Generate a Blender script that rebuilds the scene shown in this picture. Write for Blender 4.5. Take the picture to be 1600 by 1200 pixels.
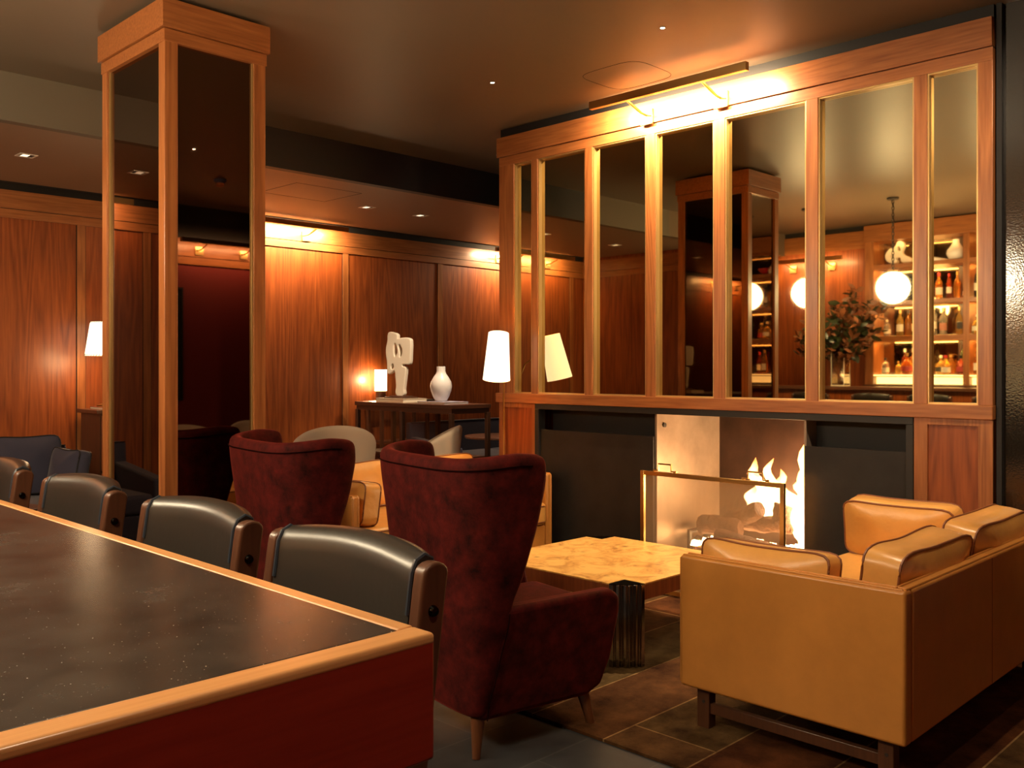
import bpy, bmesh, math, random
from mathutils import Vector, Matrix, Euler, noise

for o in list(bpy.data.objects):
    bpy.data.objects.remove(o, do_unlink=True)
S = bpy.context.scene
COL = S.collection
R = math.radians

# ------------------------------------------------------------------ camera, world, exposure
cam = bpy.data.objects.new('camera', bpy.data.cameras.new('camera'))
COL.objects.link(cam)
cam.location = (0, 0, 1.3)
cam.rotation_euler = (R(90), 0, R(44.62 - 90))
cam.data.sensor_width = 36
cam.data.lens = 1449 / 1600 * 36
cam.data.shift_y = -24 / 1600
cam.data.clip_start = 0.05
S.camera = cam
S.view_settings.view_transform = 'Standard'
S.view_settings.look = 'None'
S.view_settings.gamma = 1
S.view_settings.use_curve_mapping = False
S.view_settings.exposure = 0.8
w = bpy.data.worlds.new('night'); S.world = w; w.use_nodes = True
w.node_tree.nodes['Background'].inputs[0].default_value = (1.0, .62, .35, 1)
w.node_tree.nodes['Background'].inputs[1].default_value = 0.02

WARM = (1.0, .74, .47)
def area(name, loc, size, sizey, power, direction, color=WARM, parent=None, spread=None):
    l = bpy.data.lights.new(name, 'AREA'); l.shape = 'RECTANGLE'; l.size = size; l.size_y = sizey
    l.energy = power; l.color = color
    if spread: l.spread = R(spread)
    o = bpy.data.objects.new(name, l); COL.objects.link(o); o.location = loc
    o.rotation_euler = Vector(direction).to_track_quat('-Z', 'Y').to_euler()
    if parent: o.parent = parent
    return o
def spot(name, loc, target, power, angle=60, blend=.6, radius=.03, color=WARM, parent=None):
    l = bpy.data.lights.new(name, 'SPOT'); l.energy = power; l.spot_size = R(angle); l.spot_blend = blend
    l.shadow_soft_size = radius; l.color = color
    o = bpy.data.objects.new(name, l); COL.objects.link(o); o.location = loc
    o.rotation_euler = (Vector(target) - Vector(loc)).to_track_quat('-Z', 'Y').to_euler()
    if parent: o.parent = parent
    return o
def point(name, loc, power, radius=.04, color=WARM, parent=None):
    l = bpy.data.lights.new(name, 'POINT'); l.energy = power; l.shadow_soft_size = radius; l.color = color
    o = bpy.data.objects.new(name, l); COL.objects.link(o); o.location = loc
    if parent: o.parent = parent
    return o

CEIL = 2.96
XM = 4.53      # face of the mirrored chimney wall
YB = 7.644     # panelled back wall
SOF = 2.69     # lower ceiling at the back

# ceiling spots: (fixture x, y) -> aimed point, power
SPOTS = [((3.73, 2.65), (3.58, 2.86, .37), 190, 44), ((3.75, 3.86), (3.6, 4.2, .5), 46, 44), ((5.05, 5.14), (5.26, 6.3, 1.1), 150, 44),
         ((3.3, 1.35), (3.5, 1.5, .5), 60, 46), ((2.0, 1.2), (2.3, 2.0, .6), 26, 50), ((1.55, 2.4), (1.15, 1.9, 1.0), 16, 50),  # middle one added out of view to brighten wing chair and sofa end
         ((3.2, .45), (4.5, 1.8, 1.6), 110, 70), ((1.0, .9), (2.8, 1.5, .3), 34, 40), ((.75, .1), (.62, 1.2, .8), 40, 46)]  # added out of view to brighten mirrored wall, sofa end and counter apron

# ------------------------------------------------------------------ materials
def newmat(name):
    m = bpy.data.materials.new(name); m.use_nodes = True
    nt = m.node_tree; b = nt.nodes['Principled BSDF']
    return m, nt, b
def mat(name, col, rough=.5, metal=0, spec=.5, sheen=0, coat=0, bump=None, var=0, vscale=8, sheentint=None, coatr=.1):
    m, nt, b = newmat(name)
    b.inputs['Base Color'].default_value = (*col, 1)
    b.inputs['Roughness'].default_value = rough; b.inputs['Metallic'].default_value = metal
    b.inputs['Specular IOR Level'].default_value = spec
    if sheen:
        b.inputs['Sheen Weight'].default_value = sheen; b.inputs['Sheen Roughness'].default_value = .35
        if sheentint: b.inputs['Sheen Tint'].default_value = (*sheentint, 1)
    if coat: b.inputs['Coat Weight'].default_value = coat; b.inputs['Coat Roughness'].default_value = coatr
    tc = nt.nodes.new('ShaderNodeTexCoord')
    if bump:
        n = nt.nodes.new('ShaderNodeTexNoise'); n.inputs['Scale'].default_value = bump[0]; n.inputs['Detail'].default_value = 5
        nt.links.new(tc.outputs['Object'], n.inputs['Vector'])
        bp = nt.nodes.new('ShaderNodeBump'); bp.inputs['Strength'].default_value = bump[1]; bp.inputs['Distance'].default_value = bump[2] if len(bump) > 2 else .01
        nt.links.new(n.outputs['Fac'], bp.inputs['Height']); nt.links.new(bp.outputs['Normal'], b.inputs['Normal'])
    if var:
        n = nt.nodes.new('ShaderNodeTexNoise'); n.inputs['Scale'].default_value = vscale; n.inputs['Detail'].default_value = 6; n.inputs['Roughness'].default_value = .65
        nt.links.new(tc.outputs['Object'], n.inputs['Vector'])
        mp = nt.nodes.new('ShaderNodeMapRange'); mp.inputs['From Min'].default_value = .3; mp.inputs['From Max'].default_value = .7
        mp.inputs['To Min'].default_value = 1 - var; mp.inputs['To Max'].default_value = 1 + var
        nt.links.new(n.outputs['Fac'], mp.inputs['Value'])
        mx = nt.nodes.new('ShaderNodeVectorMath'); mx.operation = 'SCALE'; mx.inputs[0].default_value = col
        nt.links.new(mp.outputs[0], mx.inputs['Scale']); nt.links.new(mx.outputs[0], b.inputs['Base Color'])
    return m
def wood(name, c1, c2, axis='z', rough=.38, cath=True, coat=.25, scale=1.0):
    """veneer: grain runs along axis"""
    m, nt, b = newmat(name)
    tc = nt.nodes.new('ShaderNodeTexCoord'); mp = nt.nodes.new('ShaderNodeMapping')
    s = {'x': (.55, 9, 9), 'y': (9, .55, 9), 'z': (9, 9, .55)}[axis]
    mp.inputs['Scale'].default_value = [q * scale for q in s]
    nt.links.new(tc.outputs['Object'], mp.inputs['Vector'])
    n1 = nt.nodes.new('ShaderNodeTexNoise'); n1.inputs['Scale'].default_value = .55; n1.inputs['Detail'].default_value = 2; n1.inputs['Distortion'].default_value = .4
    nt.links.new(mp.outputs[0], n1.inputs['Vector'])
    # contour lines of a stretched noise give cathedral grain
    mu = nt.nodes.new('ShaderNodeMath'); mu.operation = 'MULTIPLY'; mu.inputs[1].default_value = 26
    nt.links.new(n1.outputs['Fac'], mu.inputs[0])
    fr = nt.nodes.new('ShaderNodeMath'); fr.operation = 'PINGPONG'; fr.inputs[1].default_value = 1
    nt.links.new(mu.outputs[0], fr.inputs[0])
    n2 = nt.nodes.new('ShaderNodeTexNoise'); n2.inputs['Scale'].default_value = 9; n2.inputs['Detail'].default_value = 4
    nt.links.new(mp.outputs[0], n2.inputs['Vector'])
    mx = nt.nodes.new('ShaderNodeMix'); mx.data_type = 'FLOAT'; mx.inputs[0].default_value = .68 if cath else .9
    nt.links.new(fr.outputs[0], mx.inputs[2]); nt.links.new(n2.outputs['Fac'], mx.inputs[3])
    rp = nt.nodes.new('ShaderNodeValToRGB'); rp.color_ramp.elements[0].position = .22; rp.color_ramp.elements[1].position = .78
    rp.color_ramp.elements[0].color = (*c1, 1); rp.color_ramp.elements[1].color = (*c2, 1)
    nt.links.new(mx.outputs[0], rp.inputs[0]); nt.links.new(rp.outputs[0], b.inputs['Base Color'])
    b.inputs['Roughness'].default_value = rough; b.inputs['Coat Weight'].default_value = coat; b.inputs['Coat Roughness'].default_value = .22
    return m
def emis(name, col, strength):
    m, nt, b = newmat(name)
    b.inputs['Base Color'].default_value = (*col, 1)
    b.inputs['Emission Color'].default_value = (*col, 1); b.inputs['Emission Strength'].default_value = strength
    return m

WZ = wood('sapele_upright', (.23, .070, .018), (.44, .158, .046), 'z')
WX = wood('sapele_along_x', (.23, .070, .018), (.44, .158, .046), 'x', cath=False)
WY = wood('sapele_along_y', (.23, .070, .018), (.44, .158, .046), 'y', cath=False)
PZ = wood('sapele_veneer_panel', (.17, .034, .006), (.37, .092, .018), 'z', rough=.42, coat=.12, scale=.9)
BARY = wood('bar_edge_y', (.52, .24, .085), (.68, .36, .14), 'y', cath=False, rough=.3)
BARX = wood('bar_edge_x', (.52, .24, .085), (.68, .36, .14), 'x', cath=False, rough=.3)
BARF = wood('bar_apron', (.20, .015, .006), (.29, .026, .009), 'x', cath=False, rough=.4)
DARKW = wood('walnut', (.055, .020, .009), (.105, .039, .017), 'z', cath=False, rough=.4)
DARKX = wood('walnut_x', (.075, .026, .013), (.13, .045, .02), 'x', cath=False, rough=.35)
LEGW = wood('leg_wood', (.10, .034, .012), (.18, .062, .022), 'z', cath=False)
GROOVE = mat('groove_shadow_gap', (.012, .008, .006), .9)
BLACK = mat('black_paint', (.006, .005, .005), .6)
CEILM = mat('ceiling_brown_satin', (.150, .108, .072), .42, spec=.35, bump=(3, .05, .02))
SOFM = mat('soffit_brown', (.24, .155, .098), .5)
OLIVE = mat('bulkhead_taupe', (.125, .100, .068), .6)
DARKB = mat('bulkhead_black', (.012, .009, .009), .5)
BRASS = mat('aged_brass', (.62, .40, .15), .28, metal=1)
BRASSW = mat('pale_brass_bead', (.66, .44, .18), .38, metal=.75)
STEEL = mat('blackened_steel', (.030, .027, .025), .42, metal=.45, bump=(30, .08), var=.25, vscale=5)
STEELF = mat('blackened_steel_frame', (.026, .024, .022), .45, metal=.3)
CHROME = mat('chrome', (.36, .34, .32), .10, metal=1)
CHROMEB = mat('black_chrome', (.04, .04, .04), .1, metal=1)
TAN = mat('tan_leather', (.52, .215, .042), .36, coat=.15, coatr=.3, bump=(90, .12, .002), var=.10, vscale=6)
TANC = mat('tan_leather_cushion', (.66, .33, .082), .32, coat=.2, coatr=.3, bump=(9, .35, .02), var=.10, vscale=5)
TANP = mat('tan_piping_dark', (.20, .065, .02), .5)
VELVET = mat('burgundy_velvet', (.058, .0042, .003), .8, sheen=.34, sheentint=(.75, .10, .07), spec=.15, bump=(160, .3, .003), var=.75, vscale=16)
VELVP = mat('burgundy_piping', (.012, .002, .0015), .95, spec=.05)
BLKL = mat('dark_leather', (.022, .020, .017), .36, coat=.25, coatr=.25, bump=(40, .12, .003))
GREYF = mat('oatmeal_fabric', (.62, .54, .44), .9, bump=(220, .3, .002))
NAVY = mat('navy_fabric', (.045, .045, .080), .85, sheen=.3, bump=(200, .3, .002))
WHITE = mat('white_plaster', (.80, .72, .60), .55)
CERAM = mat('white_ceramic', (.85, .82, .80), .35, coat=.3)
PAPER = mat('book_pages', (.75, .66, .52), .8)
REDWALL = mat('red_fabric_wall', (.17, .010, .008), .75, bump=(250, .2, .002))
LEAFG = mat('magnolia_leaf', (.018, .024, .008), .3, var=.5, vscale=20)
LEAFB = mat('magnolia_leaf_underside', (.15, .045, .012), .55, var=.4, vscale=20)
STEM = mat('branch_bark', (.12, .06, .03), .8)
LOGM = mat('charred_log', (.075, .035, .018), .85, bump=(22, .9, .03), var=.7, vscale=10)
IRON = mat('cast_iron', (.05, .045, .04), .5, metal=.5)
CANVAS = mat('dark_canvas', (.02, .02, .022), .5)

def mirror(name, tint, rough=.012):
    m, nt, b = newmat(name)
    b.inputs['Base Color'].default_value = (*tint, 1); b.inputs['Metallic'].default_value = 1; b.inputs['Roughness'].default_value = rough
    return m
SMOKED = mirror('antique_bronze_mirror', (.58, .50, .31), .02)
COLM = mirror('column_smoked_mirror', (.20, .135, .095), .02)
SHELFM = mirror('shelf_back_mirror', (.30, .20, .11), .03)

def glass(name, tint=(1, 1, 1), rough=0):
    m, nt, b = newmat(name)
    b.inputs['Base Color'].default_value = (*tint, 1); b.inputs['Transmission Weight'].default_value = 1
    b.inputs['Roughness'].default_value = rough; b.inputs['IOR'].default_value = 1.45
    return m
GLASS = glass('clear_glass', (.95, .97, .95))

def table_glass():
    m, nt, b = newmat('thin_sheet_glass')
    tr = nt.nodes.new('ShaderNodeBsdfTransparent'); tr.inputs[0].default_value = (.88, .85, .8, 1)
    gl = nt.nodes.new('ShaderNodeBsdfGlossy'); gl.inputs['Roughness'].default_value = .02
    fz = nt.nodes.new('ShaderNodeLayerWeight'); fz.inputs[0].default_value = .12
    mx = nt.nodes.new('ShaderNodeMixShader')
    nt.links.new(fz.outputs['Facing'], mx.inputs[0]); nt.links.new(tr.outputs[0], mx.inputs[1]); nt.links.new(gl.outputs[0], mx.inputs[2])
    nt.links.new(mx.outputs[0], nt.nodes['Material Output'].inputs[0])
    return m
SHEET = table_glass()

def hammered():
    m, nt, b = newmat('hammered_black_wall')
    b.inputs['Base Color'].default_value = (.012, .009, .007, 1); b.inputs['Roughness'].default_value = .12
    b.inputs['Specular IOR Level'].default_value = 1.0
    tc = nt.nodes.new('ShaderNodeTexCoord'); n = nt.nodes.new('ShaderNodeTexVoronoi'); n.inputs['Scale'].default_value = 110
    nt.links.new(tc.outputs['Object'], n.inputs['Vector'])
    bp = nt.nodes.new('ShaderNodeBump'); bp.inputs['Strength'].default_value = .09; bp.inputs['Distance'].default_value = .002
    nt.links.new(n.outputs['Distance'], bp.inputs['Height'])
    nt.links.new(bp.outputs['Normal'], b.inputs['Normal']); nt.links.new(bp.outputs['Normal'], b.inputs['Coat Normal'])
    return m
HAMMER = hammered()

def stone_top():
    m, nt, b = newmat('bar_top_dark_stone')
    tc = nt.nodes.new('ShaderNodeTexCoord')
    n = nt.nodes.new('ShaderNodeTexNoise'); n.inputs['Scale'].default_value = 5; n.inputs['Detail'].default_value = 8; n.inputs['Roughness'].default_value = .7
    nt.links.new(tc.outputs['Object'], n.inputs['Vector'])
    rp = nt.nodes.new('ShaderNodeValToRGB'); rp.color_ramp.elements[0].position = .3; rp.color_ramp.elements[1].position = .75
    rp.color_ramp.elements[0].color = (.015, .013, .012, 1); rp.color_ramp.elements[1].color = (.055, .047, .040, 1)
    nt.links.new(n.outputs[0], rp.inputs[0])
    n2 = nt.nodes.new('ShaderNodeTexNoise'); n2.inputs['Scale'].default_value = 260; n2.inputs['Detail'].default_value = 1
    nt.links.new(tc.outputs['Object'], n2.inputs['Vector'])
    r2 = nt.nodes.new('ShaderNodeMapRange'); r2.inputs['From Min'].default_value = .74; r2.inputs['From Max'].default_value = .8
    nt.links.new(n2.outputs[0], r2.inputs[0])
    mx = nt.nodes.new('ShaderNodeMix'); mx.data_type = 'RGBA'; mx.inputs[7].default_value = (.5, .45, .4, 1)
    nt.links.new(r2.outputs[0], mx.inputs[0]); nt.links.new(rp.outputs[0], mx.inputs[6]); nt.links.new(mx.outputs[2], b.inputs['Base Color'])
    r3 = nt.nodes.new('ShaderNodeMapRange'); r3.inputs['To Min'].default_value = .16; r3.inputs['To Max'].default_value = .34
    nt.links.new(n.outputs[0], r3.inputs[0]); nt.links.new(r3.outputs[0], b.inputs['Roughness'])
    return m
STONE = stone_top()

def slabs():
    m, nt, b = newmat('grey_slate_floor')
    tc = nt.nodes.new('ShaderNodeTexCoord')
    br = nt.nodes.new('ShaderNodeTexBrick'); br.inputs['Scale'].default_value = 1; br.inputs['Brick Width'].default_value = .9; br.inputs['Row Height'].default_value = .3
    br.inputs['Mortar Size'].default_value = .003; br.inputs['Color1'].default_value = (.050, .053, .058, 1); br.inputs['Color2'].default_value = (.080, .083, .088, 1)
    br.inputs['Mortar'].default_value = (.11, .11, .11, 1)
    nt.links.new(tc.outputs['Object'], br.inputs['Vector'])
    n = nt.nodes.new('ShaderNodeTexNoise'); n.inputs['Scale'].default_value = 14; n.inputs['Detail'].default_value = 8
    nt.links.new(tc.outputs['Object'], n.inputs['Vector'])
    mx = nt.nodes.new('ShaderNodeMix'); mx.data_type = 'RGBA'; mx.blend_type = 'MULTIPLY'; mx.inputs[0].default_value = .6
    nt.links.new(br.outputs[0], mx.inputs[6]); nt.links.new(n.outputs[0], mx.inputs[7]); nt.links.new(mx.outputs[2], b.inputs['Base Color'])
    b.inputs['Roughness'].default_value = .42
    return m
SLATE = slabs()

def rugmat():
    m, nt, b = newmat('overdyed_patchwork')
    tc = nt.nodes.new('ShaderNodeTexCoord')
    br = nt.nodes.new('ShaderNodeTexBrick'); br.inputs['Scale'].default_value = 1; br.inputs['Brick Width'].default_value = 2.7; br.inputs['Row Height'].default_value = .34
    br.inputs['Mortar Size'].default_value = .0035; br.inputs['Color1'].default_value = (.075, .028, .011, 1); br.inputs['Color2'].default_value = (.090, .072, .034, 1)
    br.inputs['Mortar'].default_value = (.26, .19, .10, 1); br.inputs['Bias'].default_value = -.1
    nt.links.new(tc.outputs['Object'], br.inputs['Vector'])
    n = nt.nodes.new('ShaderNodeTexNoise'); n.inputs['Scale'].default_value = 5; n.inputs['Detail'].default_value = 10; n.inputs['Roughness'].default_value = .7
    nt.links.new(tc.outputs['Object'], n.inputs['Vector'])
    rp = nt.nodes.new('ShaderNodeValToRGB'); e = rp.color_ramp.elements
    e[0].position = .3; e[0].color = (.16, .07, .04, 1); e[1].position = .72; e[1].color = (1.5, 1.3, 1.0, 1)
    nt.links.new(n.outputs[0], rp.inputs[0])
    mx = nt.nodes.new('ShaderNodeMix'); mx.data_type = 'RGBA'; mx.blend_type = 'MULTIPLY'; mx.inputs[0].default_value = 1
    nt.links.new(br.outputs[0], mx.inputs[6]); nt.links.new(rp.outputs[0], mx.inputs[7]); nt.links.new(mx.outputs[2], b.inputs['Base Color'])
    b.inputs['Roughness'].default_value = .95; b.inputs['Specular IOR Level'].default_value = .1
    n2 = nt.nodes.new('ShaderNodeTexNoise'); n2.inputs['Scale'].default_value = 220
    nt.links.new(tc.outputs['Object'], n2.inputs['Vector'])
    bp = nt.nodes.new('ShaderNodeBump'); bp.inputs['Strength'].default_value = .6; bp.inputs['Distance'].default_value = .004
    nt.links.new(n2.outputs[0], bp.inputs['Height']); nt.links.new(bp.outputs[0], b.inputs['Normal'])
    return m
RUG = rugmat()

def burl(name, k=1.0):
    m, nt, b = newmat(name)
    tc = nt.nodes.new('ShaderNodeTexCoord')
    n = nt.nodes.new('ShaderNodeTexNoise'); n.inputs['Scale'].default_value = 7; n.inputs['Detail'].default_value = 9; n.inputs['Roughness'].default_value = .68; n.inputs['Distortion'].default_value = 1.6
    nt.links.new(tc.outputs['Object'], n.inputs['Vector'])
    rp = nt.nodes.new('ShaderNodeValToRGB'); e = rp.color_ramp.elements
    e[0].position = .28; e[0].color = (.16 * k, .052 * k, .012 * k, 1); e[1].position = .55; e[1].color = (.72 * k, .42 * k, .115 * k, 1)
    x = e.new(.42); x.color = (.55 * k, .27 * k, .065 * k, 1)
    nt.links.new(n.outputs[0], rp.inputs[0])
    v = nt.nodes.new('ShaderNodeTexVoronoi'); v.inputs['Scale'].default_value = 7; v.inputs['Randomness'].default_value = 1
    nt.links.new(tc.outputs['Object'], v.inputs['Vector'])
    mr = nt.nodes.new('ShaderNodeMapRange'); mr.inputs['From Min'].default_value = .02; mr.inputs['From Max'].default_value = .16; mr.inputs['To Min'].default_value = .35
    nt.links.new(v.outputs['Distance'], mr.inputs[0])
    mx = nt.nodes.new('ShaderNodeVectorMath'); mx.operation = 'SCALE'
    nt.links.new(rp.outputs[0], mx.inputs[0]); nt.links.new(mr.outputs[0], mx.inputs['Scale']); nt.links.new(mx.outputs[0], b.inputs['Base Color'])
    b.inputs['Roughness'].default_value = .3; b.inputs['Coat Weight'].default_value = .4; b.inputs['Coat Roughness'].default_value = .2
    return m
BURL = burl('burl_veneer'); BURLS = wood('burl_edge', (.14, .028, .008), (.26, .07, .018), 'z', cath=False)

def mesh_screen():
    m, nt, b = newmat('brass_wire_mesh')
    b.inputs['Base Color'].default_value = (.62, .46, .28, 1); b.inputs['Metallic'].default_value = .4; b.inputs['Roughness'].default_value = .4
    tc = nt.nodes.new('ShaderNodeTexCoord')
    sx = nt.nodes.new('ShaderNodeSeparateXYZ'); nt.links.new(tc.outputs['Object'], sx.inputs[0])
    outs = []
    for ax in (1, 2):
        a = nt.nodes.new('ShaderNodeMath'); a.operation = 'MULTIPLY'; a.inputs[1].default_value = 280
        nt.links.new(sx.outputs[ax], a.inputs[0])
        f = nt.nodes.new('ShaderNodeMath'); f.operation = 'FRACT'; nt.links.new(a.outputs[0], f.inputs[0])
        g = nt.nodes.new('ShaderNodeMath'); g.operation = 'LESS_THAN'; g.inputs[1].default_value = .17; nt.links.new(f.outputs[0], g.inputs[0])
        outs.append(g)
    mxx = nt.nodes.new('ShaderNodeMath'); mxx.operation = 'MAXIMUM'
    nt.links.new(outs[0].outputs[0], mxx.inputs[0]); nt.links.new(outs[1].outputs[0], mxx.inputs[1])
    nt.links.new(mxx.outputs[0], b.inputs['Alpha'])
    return m
WIRE = mesh_screen()

def flame_mat(name, strength, dens):
    m, nt, b = newmat(name)
    nt.nodes.remove(b)
    tc = nt.nodes.new('ShaderNodeTexCoord'); sx = nt.nodes.new('ShaderNodeSeparateXYZ'); nt.links.new(tc.outputs['Generated'], sx.inputs[0])
    rp = nt.nodes.new('ShaderNodeValToRGB'); e = rp.color_ramp.elements
    e[0].position = 0; e[0].color = (1, .62, .26, 1); e[1].position = 1; e[1].color = (1, .26, .05, 1); x = e.new(.55); x.color = (1, .50, .17, 1)
    nt.links.new(sx.outputs[2], rp.inputs[0])
    em = nt.nodes.new('ShaderNodeEmission'); em.inputs[1].default_value = strength; nt.links.new(rp.outputs[0], em.inputs[0])
    lw = nt.nodes.new('ShaderNodeLayerWeight'); lw.inputs[0].default_value = .35
    inv = nt.nodes.new('ShaderNodeMath'); inv.operation = 'SUBTRACT'; inv.inputs[0].default_value = 1; nt.links.new(lw.outputs['Facing'], inv.inputs[1])
    pw = nt.nodes.new('ShaderNodeMath'); pw.operation = 'POWER'; pw.inputs[1].default_value = 2.2; nt.links.new(inv.outputs[0], pw.inputs[0])
    up = nt.nodes.new('ShaderNodeMapRange'); up.inputs['From Min'].default_value = .2; up.inputs['To Min'].default_value = 1; up.inputs['To Max'].default_value = .3
    nt.links.new(sx.outputs[2], up.inputs[0])
    n = nt.nodes.new('ShaderNodeTexNoise'); n.inputs['Scale'].default_value = 9; mp = nt.nodes.new('ShaderNodeMapping'); mp.inputs['Scale'].default_value = (2.2, 2.2, .35)
    nt.links.new(tc.outputs['Object'], mp.inputs[0]); nt.links.new(mp.outputs[0], n.inputs['Vector'])
    nm = nt.nodes.new('ShaderNodeMapRange'); nm.inputs['From Min'].default_value = .35; nm.inputs['From Max'].default_value = .6; nm.inputs['To Min'].default_value = .35
    nt.links.new(n.outputs[0], nm.inputs[0])
    a = nt.nodes.new('ShaderNodeMath'); a.operation = 'MULTIPLY'; nt.links.new(pw.outputs[0], a.inputs[0]); nt.links.new(up.outputs[0], a.inputs[1])
    a2 = nt.nodes.new('ShaderNodeMath'); a2.operation = 'MULTIPLY'; nt.links.new(a.outputs[0], a2.inputs[0]); nt.links.new(nm.outputs[0], a2.inputs[1])
    a3 = nt.nodes.new('ShaderNodeMath'); a3.operation = 'MULTIPLY'; a3.inputs[1].default_value = dens; nt.links.new(a2.outputs[0], a3.inputs[0])
    tr = nt.nodes.new('ShaderNodeBsdfTransparent'); mx = nt.nodes.new('ShaderNodeMixShader')
    nt.links.new(a3.outputs[0], mx.inputs[0]); nt.links.new(tr.outputs[0], mx.inputs[1]); nt.links.new(em.outputs[0], mx.inputs[2])
    nt.links.new(mx.outputs[0], nt.nodes['Material Output'].inputs[0])
    return m
FLAME = flame_mat('flame', 13, 1.0)
EMBER = emis('glowing_embers', (1, .60, .26), 12)
GLOBE = emis('opal_globe', (1, .80, .52), 40)
SHADE = emis('lit_linen_shade', (1, .84, .60), 1.0)
SHADEI = emis('lit_shade_lining', (1, .70, .32), .55)
SHADEH = emis('glowing_cylinder_shade', (1, .78, .45), 5)
LED = emis('led_strip', (1, .62, .22), 9)
LEDP = emis('glowing_ledge', (1, .70, .30), 3.2)
DOT = emis('lamp_lens', (1, .85, .62), 40)

# ------------------------------------------------------------------ builders
class MB:
    def __init__(s): s.v = []; s.f = []; s.m = []
    def add(s, vs, fs, mi=0):
        n = len(s.v); s.v += [tuple(q) for q in vs]; s.f += [tuple(i + n for i in f) for f in fs]; s.m += [mi] * len(fs); return s
    def box(s, x0, x1, y0, y1, z0, z1, mi=0):
        return s.add([(x0, y0, z0), (x1, y0, z0), (x1, y1, z0), (x0, y1, z0), (x0, y0, z1), (x1, y0, z1), (x1, y1, z1), (x0, y1, z1)],
                     [(0, 3, 2, 1), (4, 5, 6, 7), (0, 1, 5, 4), (1, 2, 6, 5), (2, 3, 7, 6), (3, 0, 4, 7)], mi)
    def hexa(s, bottom, top, mi=0):
        return s.add(list(bottom) + list(top), [(0, 3, 2, 1), (4, 5, 6, 7), (0, 1, 5, 4), (1, 2, 6, 5), (2, 3, 7, 6), (3, 0, 4, 7)], mi)
    def prism(s, pts, axis, a, b, mi=0):
        """polygon pts in the two other axes, extruded along axis from a to b"""
        def mk(p, t): return {'x': (t, p[0], p[1]), 'y': (p[0], t, p[1]), 'z': (p[0], p[1], t)}[axis]
        n = len(pts)
        return s.add([mk(p, a) for p in pts] + [mk(p, b) for p in pts],
                     [tuple(range(n))[::-1], tuple(range(n, 2 * n))] + [(i, (i + 1) % n, (i + 1) % n + n, i + n) for i in range(n)], mi)
    def lathe(s, prof, cx=0, cy=0, n=32, mi=0, cap=True, zoff=0):
        vs = []; fs = []
        for r, z in prof:
            for k in range(n):
                t = 2 * math.pi * k / n; vs.append((cx + r * math.cos(t), cy + r * math.sin(t), z + zoff))
        for i in range(len(prof) - 1):
            for k in range(n):
                k2 = (k + 1) % n; fs.append((i * n + k, i * n + k2, (i + 1) * n + k2, (i + 1) * n + k))
        if cap: fs += [tuple(range(n))[::-1], tuple(range((len(prof) - 1) * n, len(prof) * n))]
        return s.add(vs, fs, mi)
    def tube(s, path, r, n=8, mi=0, closed=False, r2=None):
        P = [Vector(p) for p in path]; m = len(P); vs = []; fs = []
        up = Vector((0, 0, 1))
        for i, p in enumerate(P):
            if closed: t = P[(i + 1) % m] - P[i - 1]
            else: t = P[min(i + 1, m - 1)] - P[max(i - 1, 0)]
            t.normalize()
            a = t.cross(up)
            if a.length < .05: a = t.cross(Vector((0, 1, 0)))
            a.normalize(); b = a.cross(t); b.normalize()
            rr = r if r2 is None else r + (r2 - r) * i / (m - 1)
            for k in range(n):
                q = 2 * math.pi * k / n; vs.append(p + rr * (math.cos(q) * a + math.sin(q) * b))
        for i in range(m if closed else m - 1):
            j = (i + 1) % m
            for k in range(n):
                k2 = (k + 1) % n; fs.append((i * n + k, j * n + k, j * n + k2, i * n + k2))
        if not closed: fs += [tuple(range(n)), tuple(range((m - 1) * n, m * n))[::-1]]
        return s.add(vs, fs, mi)
    def build(s, name, mats, parent=None, bevel=0, seg=2, ang=35, loc=None, smooth=True):
        me = bpy.data.meshes.new(name); me.from_pydata(s.v, [], s.f); me.update()
        bm = bmesh.new(); bm.from_mesh(me); bmesh.ops.recalc_face_normals(bm, faces=bm.faces[:]); bm.to_mesh(me); bm.free()
        if not isinstance(mats, (list, tuple)): mats = [mats]
        for q in mats: me.materials.append(q)
        me.polygons.foreach_set('material_index', s.m)
        me.polygons.foreach_set('use_smooth', [smooth] * len(me.polygons))
        if smooth: me.set_sharp_from_angle(angle=R(ang))
        o = bpy.data.objects.new(name, me); COL.objects.link(o)
        if parent: o.parent = parent
        if loc: o.location = loc
        if bevel:
            md = o.modifiers.new('bevel', 'BEVEL'); md.width = bevel; md.segments = seg; md.limit_method = 'ANGLE'; md.angle_limit = R(40)
            md.harden_normals = False
        return o
def thing(name, label, cat, loc=(0, 0, 0), rz=0, group=None, kind=None):
    o = bpy.data.objects.new(name, None); COL.objects.link(o); o.location = loc; o.rotation_euler = (0, 0, rz)
    o.empty_display_size = .1; return tag(o, label, cat, group, kind)
def tag(o, label, cat, group=None, kind=None):
    o['label'] = label; o['category'] = cat
    if group: o['group'] = group
    if kind: o['kind'] = kind
    return o
def struct(o, label=None):
    o['kind'] = 'structure'
    if label: o['label'] = label
    return o
def plabel(o, t): o['label'] = t; return o
KIDS = {}
def copy_tree(root, loc, rz=0, label=None, group=None, scale=None):
    def rec(o, p):
        c = o.copy(); COL.objects.link(c); c.parent = p
        for ch in list(o.children): rec(ch, c)
        return c
    r = rec(root, None); r.location = loc; r.rotation_euler = (0, 0, rz)
    if scale: r.scale = scale
    if label: r['label'] = label
    if group: r['group'] = group
    return r
def subsurf(o, n=2):
    m = o.modifiers.new('subsurf', 'SUBSURF'); m.levels = n; m.render_levels = n; return o

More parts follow.
